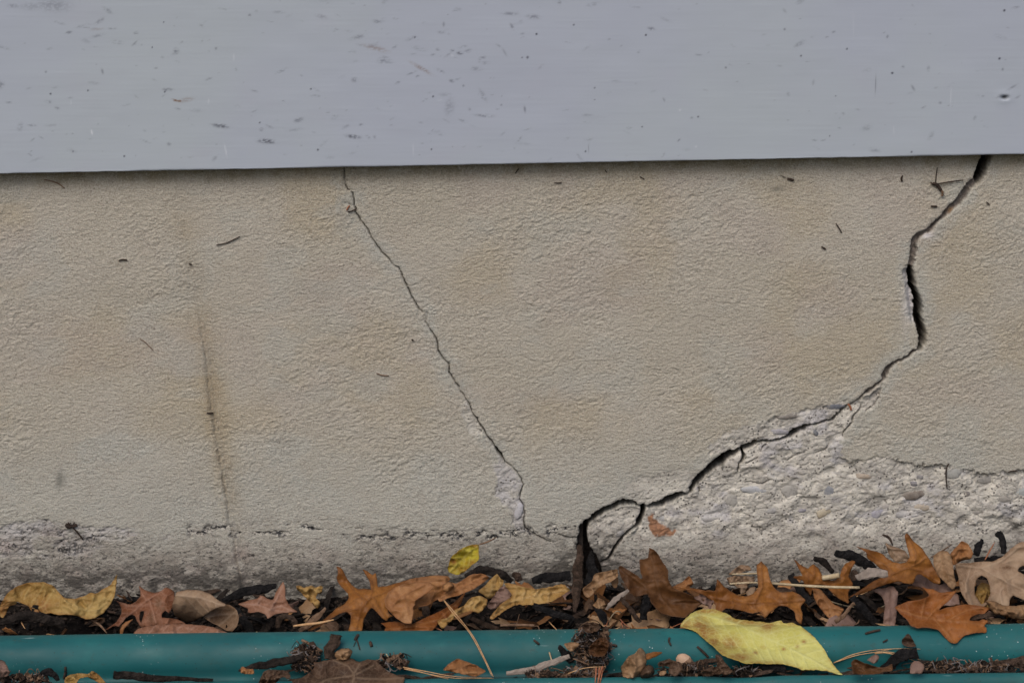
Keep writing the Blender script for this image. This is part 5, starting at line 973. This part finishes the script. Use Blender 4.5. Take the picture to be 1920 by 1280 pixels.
tube('root_fibre', [(28,1151,-.082),(36,1157,-.088),(41,1168,-.095),(47,1178,-.1)], .0005, M_needle, label='fine curved root fibre under the twisted leaf', cat='fibre')
tube('pine_needle', [(169,1124,-.06),(178,1130,-.06)], .0006, M_straw, label='x', cat='x') if 0 else None
tube('pine_needle', [(550,1173,-.112),(575,1170,-.112),(600,1167,-.112),(626,1161,-.112)], .0011, M_needle, label='short thick orange pine needle above the edging', cat='pine needle')
def needles(label, lines, mat=M_needle, r_=.0005, group=None):
    lines3 = [curve(px3(l, None), 7) for l in lines]; lines3 = [list(edge_limit(c_, r_ * 1.3)) if np.array(c_)[:, 1].min() < -.15 else c_ for c_ in lines3]; org = np.mean(np.array(lines3[0]), 0)
    root = empty('pine_needle_cluster', org, label, 'pine needles', group)
    for c_ in lines3:
        n_ = len(c_); V_, F_ = tube_data(c_, [r_ * (1 - .55 * (i / n_)) for i in range(n_)], 6, .7); py_mesh('needle', V_, F_, mat, parent=root)
    return root
g1, g2, g3 = GY_(3), GY_(14), GY_(34)
needles('pair of long joined pine needles hanging over the edging from the curled copper leaf', [[(832,1124,-.118),(850,1150,g1+.002),(880,1185,g1-.004),(905,1230,g2-.006),(922,1266,g3)], [(832,1124,-.118),(853,1148,g1+.002),(886,1190,g1-.005),(908,1232,g2-.007),(925,1268,g3-.001)]], r_=.00052)
needles('flat pair of pine needles along the gutter right of the maple leaf', [[(756,1250,g3+.004),(800,1258,g3),(850,1267,g3-.006),(925,1271,g3-.012)], [(758,1253,g3+.003),(810,1264,g3-.002),(860,1271,g3-.007),(922,1270,g3-.013)], [(762,1251,g3+.003),(800,1262,g3-.002),(840,1272,g3-.008)]], M_needle)
needles('arched fan of five pine needles on the edging right of the yellow green leaf', [[(1563,1242,g2-.008),(1600,1226,g2-.006),(1640,1218,g2-.006),(1690,1215,g2-.006),(1726,1216,g2-.006)],[(1565,1241,g2-.008),(1605,1228,g2-.007),(1640,1222,g2-.007),(1672,1216,g2-.007)],[(1640,1224,g2-.009),(1680,1224,g2-.009),(1728,1237,g2-.009)],[(1640,1223,g2-.009),(1670,1222,g2-.010),(1700,1230,g2-.010),(1726,1236,g2-.010)],[(1655,1222,g2-.010),(1685,1228,g2-.011),(1720,1240,g2-.012)]], r_=.00048)
needles('single curved pine needle in the gutter below the rust oak leaf', [[(1794,1239,g2-.010),(1812,1252,g2-.014),(1840,1259,g2-.018)]])
needles('row of short red pine needles hanging over the gutter lip', [[(1118,1250,GY_(46)),(1117,1268,GY_(50)),(1115,1290,GY_(53))],[(1124,1249,GY_(46)),(1122,1270,GY_(50)),(1119,1290,GY_(53))],[(1131,1249,GY_(46)),(1127,1270,GY_(50)),(1123,1290,GY_(53))],[(1130,1248,GY_(47)),(1125,1262,GY_(50)),(1121,1284,GY_(53))]], M_needlered, .0006)
needles('long pale needle bent above the red pine needles', [[(1065,1262,GY_(40)),(1090,1253,GY_(42)),(1110,1250,GY_(46)),(1135,1249,GY_(47))]])
needles('thin needle standing at the broken grey stick', [[(1030,1222,GY_(16)),(1034,1236,GY_(22)),(1037,1247,GY_(28))]], M_straw, .0006)
needles('thin needle crossing the dark litter beside the maple leaf', [[(724,1225,GY_(14)),(730,1233,GY_(18)),(738,1243,GY_(24))]], M_straw, .0005)
needles('short red needles stuck in the mulch just behind the edging', [[(1163,1160,-.108),(1170,1168,-.11),(1180,1176,-.112)],[(1165,1166,-.11),(1168,1176,-.112)]], M_needlered, .0005)

# the debris clumps: matted leaf shreds, fibres and grit
def clump(name, label, u, v, ru, rv, f0, f1, n_, seed, pale=.2, white=4):
    rs_ = np.random.RandomState(seed); c = on_y([u], [v], GY_((f0 + f1) / 2))[0]; root = empty(name, c, label, 'debris clump')
    mats = [M_bark3, M_twigbrown, M_bark, M_fibre]; store = {i: ([], []) for i in range(5)}
    def put(k_, V_, F_):
        s_ = store[k_]; b0 = len(s_[0]); s_[0].extend(V_); s_[1].extend([tuple(b0 + x for x in f) for f in F_])
    for i in range(n_):
        a_ = rs_.uniform(0, 2 * math.pi); q = math.sqrt(rs_.rand()); uu = u + ru * q * math.cos(a_); vv = v + rv * q * math.sin(a_)
        f = np.interp(vv, [v - rv, v + rv], [f0, f1]); p0 = on_y([uu], [vv], GY_(f) - rs_.uniform(0, .005) * (1.2 - q))[0]
        kind = rs_.rand()
        if kind < .55:     # curled shred
            L = rs_.uniform(.003, .008); W_ = L * rs_.uniform(.4, .8); ax = Vector(rs_.normal(0, 1, 3)).normalized(); bx_ = ax.cross(Vector(rs_.normal(0, 1, 3))).normalized(); cx = ax.cross(bx_)
            V_ = []; F_ = []; cu = rs_.uniform(-1.3, 1.3)
            for r in range(5):
                for s_ in range(4):
                    a1_ = (r / 4 - .5) * L; b1_ = (s_ / 3 - .5) * W_ * (1 - .7 * abs(r / 2 - 1) ** 2 * .7) ; hh = cu * (a1_ * a1_ / L) * 2 + rs_.normal(0, .0002)
                    V_.append(tuple(Vector(p0) + ax * a1_ + bx_ * b1_ + cx * hh))
            for r in range(4):
                for s_ in range(3): F_.append((r * 4 + s_, r * 4 + s_ + 1, r * 4 + s_ + 5, r * 4 + s_ + 4))
            put([0, 0, 2, 1][rs_.randint(4)] if rs_.rand() > pale else 0, V_, F_)
        else:
            L = rs_.uniform(.003, .012); dr = rs_.normal(0, 1, 3); dr[1] *= .4; dr /= np.linalg.norm(dr); be = rs_.normal(0, .0025, 3)
            c_ = [p0 + dr * L * (t - .5) + be * math.sin(t * 3.1) for t in np.linspace(0, 1, 6)]
            V_, F_ = tube_data(c_, rs_.uniform(.00018, .00045), 5); put([3, 3, 2, 1, 0][rs_.randint(5)], V_, F_)
    for k_, nm in ((0, 'brown_leaf_shreds'), (1, 'tan_leaf_shreds'), (2, 'dark_bark_shreds'), (3, 'grey_fibres')):
        V_, F_ = store[k_]
        if V_:
            o_ = py_mesh(nm, V_, F_, mats[k_], parent=root, smooth=False); o_['kind'] = 'stuff'
            if k_ != 3: md = o_.modifiers.new('t', 'SOLIDIFY'); md.thickness = .0003
    return root
cl = clump('debris_clump', 'matted clump of leaf shreds and grey fibres with white grit on the edging', 1108, 1215, 34, 42, 2, 32, 330, 5)
for (u, v, r3, ro) in [(1119, 1228, (.0010, .0009, .0009), 0), (1094, 1242, (.0008, .0007, .0018), 25), (1051, 1231, (.0014, .0008, .0006), 8), (1138, 1227, (.0005, .0005, .0005), 0), (1105, 1233, (.0005, .0004, .0005), 0)]:
    blob('white_grit', u, v, GY_(23), r3, M_white, parent=cl, seed=int(u) % 7, rot=ro)
leaf('dry_leaf', 'pale brown leaf flap on the left side of the matted debris clump', 'tan', [dict(o=D_, pts=[(68,985),(100,975),(150,972),(190,980),(170,1010),(130,1045),(100,1030)], tilt=50, lift=.004, y0=GY_(14), crumple=.002, freq=10, seed=90, edgecurl=.001)])
leaf('dry_leaf', 'brown cupped leaf crowning the matted debris clump', 'umber', [dict(o=D_, pts=[(205,870),(225,832),(280,820),(330,832),(350,860),(320,890),(270,905),(225,895)], tilt=55, lift=.005, y0=GY_(3), crumple=.002, freq=8, seed=91, cup=.005)])
leaf('dry_leaf', 'dark brown leaf piece on the right side of the matted debris clump', 'brown', [dict(o=D_, pts=[(300,960),(340,935),(385,940),(412,985),(400,1040),(370,1080),(300,1085),(250,1050),(265,1000)], tilt=50, lift=.006, y0=GY_(14), crumple=.003, freq=10, seed=92, edgecurl=.002, under=.5)])
clump('debris_clump', 'small clump of twiggy leaf shreds left of the bark stub', 572, 1232, 26, 24, 12, 30, 150, 6)
clump('debris_clump', 'thin scatter of dark crumbs in the gutter right of the maple leaf', 736, 1240, 28, 12, 20, 30, 60, 8)
clump('debris_clump', 'dark crumbs and reddish shreds left of the ridged tan leaf', 1050, 1264, 70, 7, 30, 38, 110, 9)
clump('debris_clump', 'dark crumbs in the gutter under the ribbon like brown leaf', 1300, 1256, 60, 8, 28, 38, 110, 10)
clump('debris_clump', 'low heap of dark crumbs at the right end of the gutter', 1810, 1250, 115, 9, 24, 36, 200, 12)
clump('debris_clump', 'crumbs and pale frass below the yellow green leaf', 1400, 1258, 24, 7, 28, 36, 60, 14)
clump('debris_clump', 'black crumbs at the left end of the gutter', 45, 1271, 50, 5, 32, 38, 70, 15)

# mulch crumbs: too many to count
V_, F_ = [], []; rs = np.random.RandomState(3)
for i in range(5200):
    x = rs.uniform(-.46, .46); y = rs.uniform(-.135, -.004); z = float(bed_z(np.array(x), np.array(y))) + rs.uniform(0, .004)
    L = rs.uniform(.0008, .004); W_ = L * rs.uniform(.2, .6); a_ = rs.uniform(0, 6.3); e_ = rs.normal(0, .4); dx_, dy_, dz_ = math.cos(a_) * L, math.sin(a_) * L, math.sin(e_) * L; sx_, sy2 = -math.sin(a_) * W_, math.cos(a_) * W_; b0 = len(V_)
    V_ += [(x - dx_, y - dy_, z - dz_), (x + sx_, y + sy2, z), (x + dx_, y + dy_, z + dz_), (x - sx_, y - sy2, z), (x, y, z + W_ * .8), (x, y, z - W_)]
    F_ += [(b0, b0 + 1, b0 + 4), (b0 + 1, b0 + 2, b0 + 4), (b0 + 2, b0 + 3, b0 + 4), (b0 + 3, b0, b0 + 4), (b0 + 1, b0, b0 + 5), (b0 + 2, b0 + 1, b0 + 5), (b0 + 3, b0 + 2, b0 + 5), (b0, b0 + 3, b0 + 5)]
mc = NT('mulch_crumbs', .85, .2); mcn = mc.noise(900, 2)
mc.done(mc.mix(mc.ramp(mcn, .62, .75), mc.mix(mc.ramp(mcn, .3, .6), (.012, .010, .009), (.035, .025, .020)), (.15, .095, .06)))
o = np_mesh('mulch', V_, F_, mc.m, smooth=False); tag(o, 'fine dark mulch crumbs between the wall and the edging', 'mulch', kind='stuff')

# torn scraps and needles that fill the litter between the big leaves
scraps = []
for i in range(9):
    rs_ = np.random.RandomState(60 + i); n_ = 16; L_ = [.009, .013, .017, .011, .008][i % 5]
    rad = [L_ * (1 + rs_.uniform(-.35, .35)) * (1 if k_ % 3 else .75) for k_ in range(n_)]; asp = rs_.uniform(.4, .8)
    V2, F2 = [(0, 0, 0)], []
    for rr_ in (0.35, .7, 1):
        for k_ in range(n_):
            an = 2 * math.pi * k_ / n_; V2.append((rad[k_] * rr_ * math.cos(an), rad[k_] * rr_ * math.sin(an) * asp, 0))
    V2 = np.array(V2); cv = rs_.uniform(20, 70) * rs_.choice([-1, 1]); V2[:, 2] = cv * V2[:, 1] ** 2 + rs_.uniform(-14, 14) * V2[:, 0] ** 2 + .0012 * fbm(V2[:, 0] * 220, V2[:, 1] * 220, i, 2)
    F2 = [(0, 1 + k_, 1 + (k_ + 1) % n_) for k_ in range(n_)]
    for r_ in range(2):
        for k_ in range(n_): F2.append((1 + r_ * n_ + k_, 1 + (r_ + 1) * n_ + k_, 1 + (r_ + 1) * n_ + (k_ + 1) % n_, 1 + r_ * n_ + (k_ + 1) % n_))
    for mt in (['umber', 'brown', 'mauve'][i % 3], ['umber', 'copper', 'brown', 'tan'][i % 4]):
        me = bpy.data.meshes.new('leaf_scrap'); me.from_pydata([tuple(p) for p in V2], [], F2); me.update(); me.polygons.foreach_set('use_smooth', [True] * len(me.polygons)); me.materials.append(LM[mt]); scraps.append(me)
rs = np.random.RandomState(21)
for i in range(150):
    x = rs.uniform(-.40, .40) if rs.rand() < .5 else rs.uniform(.0, .40); y = rs.uniform(-.118, -.014)
    o_ = bpy.data.objects.new('leaf_scrap', scraps[rs.randint(len(scraps))]); COL.objects.link(o_)
    o_.location = (x, y, float(bed_z(np.array(x), np.array(y))) + rs.uniform(.004, .009)); s_ = rs.uniform(.5, 1.1) if rs.rand() < .8 else rs.uniform(1.1, 1.7); o_.scale = (s_, s_, s_)
    o_.rotation_euler = (rs.normal(.5, .35), rs.normal(0, .3), rs.uniform(0, 6.28))
    md = o_.modifiers.new('t', 'SOLIDIFY'); md.thickness = .0002
    tag(o_, 'small torn dry leaf scrap half buried in the dark mulch', 'leaf scrap', 'torn dry leaf scraps in the mulch')
for i in range(34):
    x = rs.uniform(.0, .40) if rs.rand() < .6 else rs.uniform(-.4, .4); y = rs.uniform(-.118, -.02); z = float(bed_z(np.array(x), np.array(y))) + rs.uniform(.006, .012); a_ = rs.uniform(0, math.pi); L_ = rs.uniform(.012, .032)
    d3 = np.array((math.cos(a_), math.sin(a_) * .7, rs.normal(0, .25))) * L_; bd = rs.normal(0, .003, 3); c_ = [np.array((x, y, z)) + d3 * (t - .5) + bd * math.sin(t * 3.14) for t in np.linspace(0, 1, 8)]
    V2, F2 = tube_data(c_, rs.uniform(.0003, .0005), 5); o_ = py_mesh('pine_needle', V2, F2, [M_needle, M_needlered, M_twigbrown, M_straw][rs.randint(4)], None, np.array((x, y, z)))
    tag(o_, 'thin loose dry pine needle among the mulch and leaf scraps', 'pine needle', 'loose pine needles in the mulch')

# small bits stuck on the wall
def on_wall(q, r_, mat, label, name='twig', cat='twig', off=.0012):
    pts = []
    for a_, b_ in q:
        x_, y_, z_ = wall_y(a_, b_); pts.append(np.array((x_, min(y_, 0.001) - off * .7, z_)))
    c_ = curve(pts, 5); n_ = len(c_); V_, F_ = tube_data(c_, [r_ * .75 * (.5 + .5 * math.sin(math.pi * (.15 + .7 * i / n_))) for i in range(n_)], 6)
    o_ = py_mesh(name, V_, F_, mat, None, c_[0]); tag(o_, label, cat); return o_
on_wall([(83,336),(100,340),(112,345),(122,353)], .0006, M_twigbrown, 'thin brown needle on the wall just under the board at left', 'pine_needle', 'pine needle')
on_wall([(406,459),(425,455),(438,449),(450,443)], .0006, M_twig, 'short dark twig on the wall left of the thin crack')
on_wall([(223,488),(231,486),(239,487)], .0008, M_twig, 'tiny black crumb on the left part of the wall', 'crumb', 'crumb')
on_wall([(355,494),(360,496)], .0010, M_twig, 'round black seed on the wall beside the faint seam', 'seed', 'seed')
on_wall([(262,635),(272,641),(288,657)], .0004, M_twigbrown, 'faint hair thin twig on the left part of the wall')
on_wall([(388,773),(400,774)], .0010, M_twig, 'black crumb sitting on the trowelled seam', 'crumb', 'crumb')
on_wall([(650,394),(653,388),(656,385)], .0008, M_needlered, 'reddish bud scale beside the top of the thin crack', 'bud_scale', 'bud scale')
on_wall([(652,397),(660,395),(669,391)], .0007, M_twig, 'short black twig lying across the thin crack')
on_wall([(772,636),(775,638)], .0010, M_twig, 'small dark speck left of the middle of the thin crack', 'seed', 'seed')
on_wall([(706,699),(716,703),(729,704)], .0006, M_twigbrown, 'small brown husk left of the lower thin crack', 'husk', 'husk')
on_wall([(966,325),(970,319),(973,316)], .0006, M_twig, 'tiny black twig right under the board at centre')
on_wall([(1039,342),(1046,343),(1053,341)], .0005, M_twig, 'tiny curved twig below the board right of centre')
on_wall([(1134,318),(1138,323)], .0005, M_twig, 'tiny slanting twig tip at the edge of the board')
on_wall([(1200,331),(1208,336)], .0006, M_twig, 'small black splinter below the board near the middle', 'splinter', 'splinter')
on_wall([(1463,329),(1474,333)], .0003, M_twig, 'hair thin leg like twig left of the dark crumb under the board')
on_wall([(1476,335),(1482,336),(1488,338)], .0014, M_twig, 'dark curled crumb under the board left of the star twig', 'crumb', 'crumb')
on_wall([(1692,329),(1690,334),(1691,340)], .0010, M_twig, 'black seed like flake left of the star shaped twig', 'seed', 'seed')
on_wall([(1745,386),(1757,387)], .0010, M_twig, 'short black bar shaped crumb below the star shaped twig', 'crumb', 'crumb')
on_wall([(1567,418),(1572,426),(1578,436)], .0007, M_twig, 'short black slanting needle in the right half of the wall', 'pine_needle', 'pine needle')
on_wall([(1540,462),(1548,467)], .0010, M_twig, 'small black crumb below the slanting needle', 'crumb', 'crumb')
on_wall([(1849,378),(1855,384)], .0006, M_twig, 'tiny black splinter right of the big crack', 'splinter', 'splinter')
on_wall([(1778,866),(1774,876),(1773,892),(1775,914)], .0008, M_twig, 'thin black curved twig standing over the broken concrete', 'twig', 'twig', .004)
on_wall([(1890,884),(1900,882),(1908,884)], .0007, M_twig, 'short black twig on the rim of the broken concrete')
on_wall([(1590,757),(1594,762),(1596,769)], .0012, M_needlered, 'dark red bud scale at the top of the broken concrete', 'bud_scale', 'bud scale')
o = on_wall([(1757,314),(1755,330),(1754,343)], .0006, M_twig, 'star shaped black twig with three arms and a red tip beside the big crack', 'star_twig')
def arm(q, r_, mat, nm='arm'):
    pts = []
    for a_, b_ in q:
        x_, y_, z_ = wall_y(a_, b_); pts.append(np.array((x_, min(y_, 0.001) - .0018, z_)))
    c_ = curve(pts, 5); V_, F_ = tube_data(c_, [r_ * (.55 + .45 * math.sin(math.pi * (.2 + .65 * i / len(c_)))) for i in range(len(c_))], 6); return py_mesh(nm, V_, F_, mat, parent=o)
arm([(1753,345),(1775,341),(1805,337)], .0005, M_twig); arm([(1748,343),(1756,346),(1764,356)], .0014, M_twig, 'bud'); arm([(1762,354),(1767,361),(1765,367)], .0010, M_twigbrown, 'bud_tip'); arm([(1744,341),(1750,346)], .0006, M_twig)
o = on_wall([(137,988),(146,998),(156,1011)], .0009, M_twig, 'dark dried plant tuft with a stalk on the crumbled band at left', 'dried_tuft', 'tuft')
for i in range(16):
    a_ = rs.uniform(0, 6.28); arm([(134 + rs.normal(0, 3), 983 + rs.normal(0, 3)), (134 + 11 * math.cos(a_), 983 + 7 * math.sin(a_))], .0006, M_twig, 'spike')
# bits lying on the edging
def on_edge(q, r_, mat, label, cat='twig', name='twig', f=0, lift=.0006):
    """q: photo pixels; the height follows the profile of the edging"""
    pts = []
    for a_, b_ in q:
        best = None
        for ff in np.linspace(-.006, .030, 150):
            x_ = (a_ - 960) / 2560; p = np.array([[x_, edge_y(x_, ff), CZ - np.interp(ff, PF, PD)]]); uu, vv = project(p); e_ = abs(vv[0] - b_)
            if best is None or e_ < best[0]: best = (e_, p[0], ff)
        p = best[1].copy(); q_ = on_y([a_], [b_], p[1])[0]; pts.append(q_ + np.array((0, -lift, lift)))
    c_ = curve(pts, 5); n_ = len(c_); V_, F_ = tube_data(c_, [r_ * (.6 + .4 * math.sin(math.pi * (.15 + .7 * i / n_))) for i in range(n_)], 6); o_ = py_mesh(name, V_, F_, mat, None, c_[0]); tag(o_, label, cat); return o_
on_edge([(672,1190),(668,1196),(666,1200)], .0013, M_twig, 'dark seed with forked stalks on the edging right of the bark stub', 'seed', 'seed')
on_edge([(669,1198),(672,1208),(675,1218)], .0005, M_twig, 'thin black forked stalk below the dark seed')
on_edge([(669,1199),(663,1212)], .0003, M_twig, 'hair thin stalk slanting left below the dark seed')
on_edge([(694,1203),(697,1212)], .0012, M_bark3, 'oval brown seed on the edging right of the forked stalks', 'seed', 'seed')
on_edge([(1001,1200),(1006,1204),(1011,1208)], .0009, M_twig, 'short black flake on the edging left of the debris clump', 'flake', 'flake')
on_edge([(1255,1195),(1254,1202),(1258,1210)], .0007, M_twig, 'thin curved black twig on the edging left of the yellow green leaf')
on_edge([(1307,1212),(1318,1222),(1328,1232)], .0009, M_twig, 'dark splinter at the scraped patch beside the yellow green leaf', 'splinter', 'splinter')
on_edge([(1622,1188),(1636,1184),(1650,1181)], .0009, M_twig, 'dark bark sliver above the pale scrape on the edging', 'bark', 'bark_sliver')
on_edge([(1655,1204),(1664,1199)], .0006, M_twig, 'tiny dark sliver below the pale scrape on the edging', 'bark', 'bark_sliver')
on_edge([(1595,1124),(1595,1125)], .0003, M_twig, 'x') if 0 else None
on_edge([(123,1250),(123,1262),(120,1272)], .0010, M_twig, 'upright black splinter at the curled ochre leaf in the gutter', 'splinter', 'splinter')
on_edge([(1144,1208),(1157,1211)], .0009, M_twig, 'black twig end sticking out of the debris clump')
on_edge([(1088,1184),(1078,1190),(1073,1200)], .0005, M_twig, 'thin curved rootlet left of the debris clump')
on_edge([(566,1200),(585,1210),(604,1222)], .0012, M_twigbrown, 'brown split twig slanting down to the bark stub')
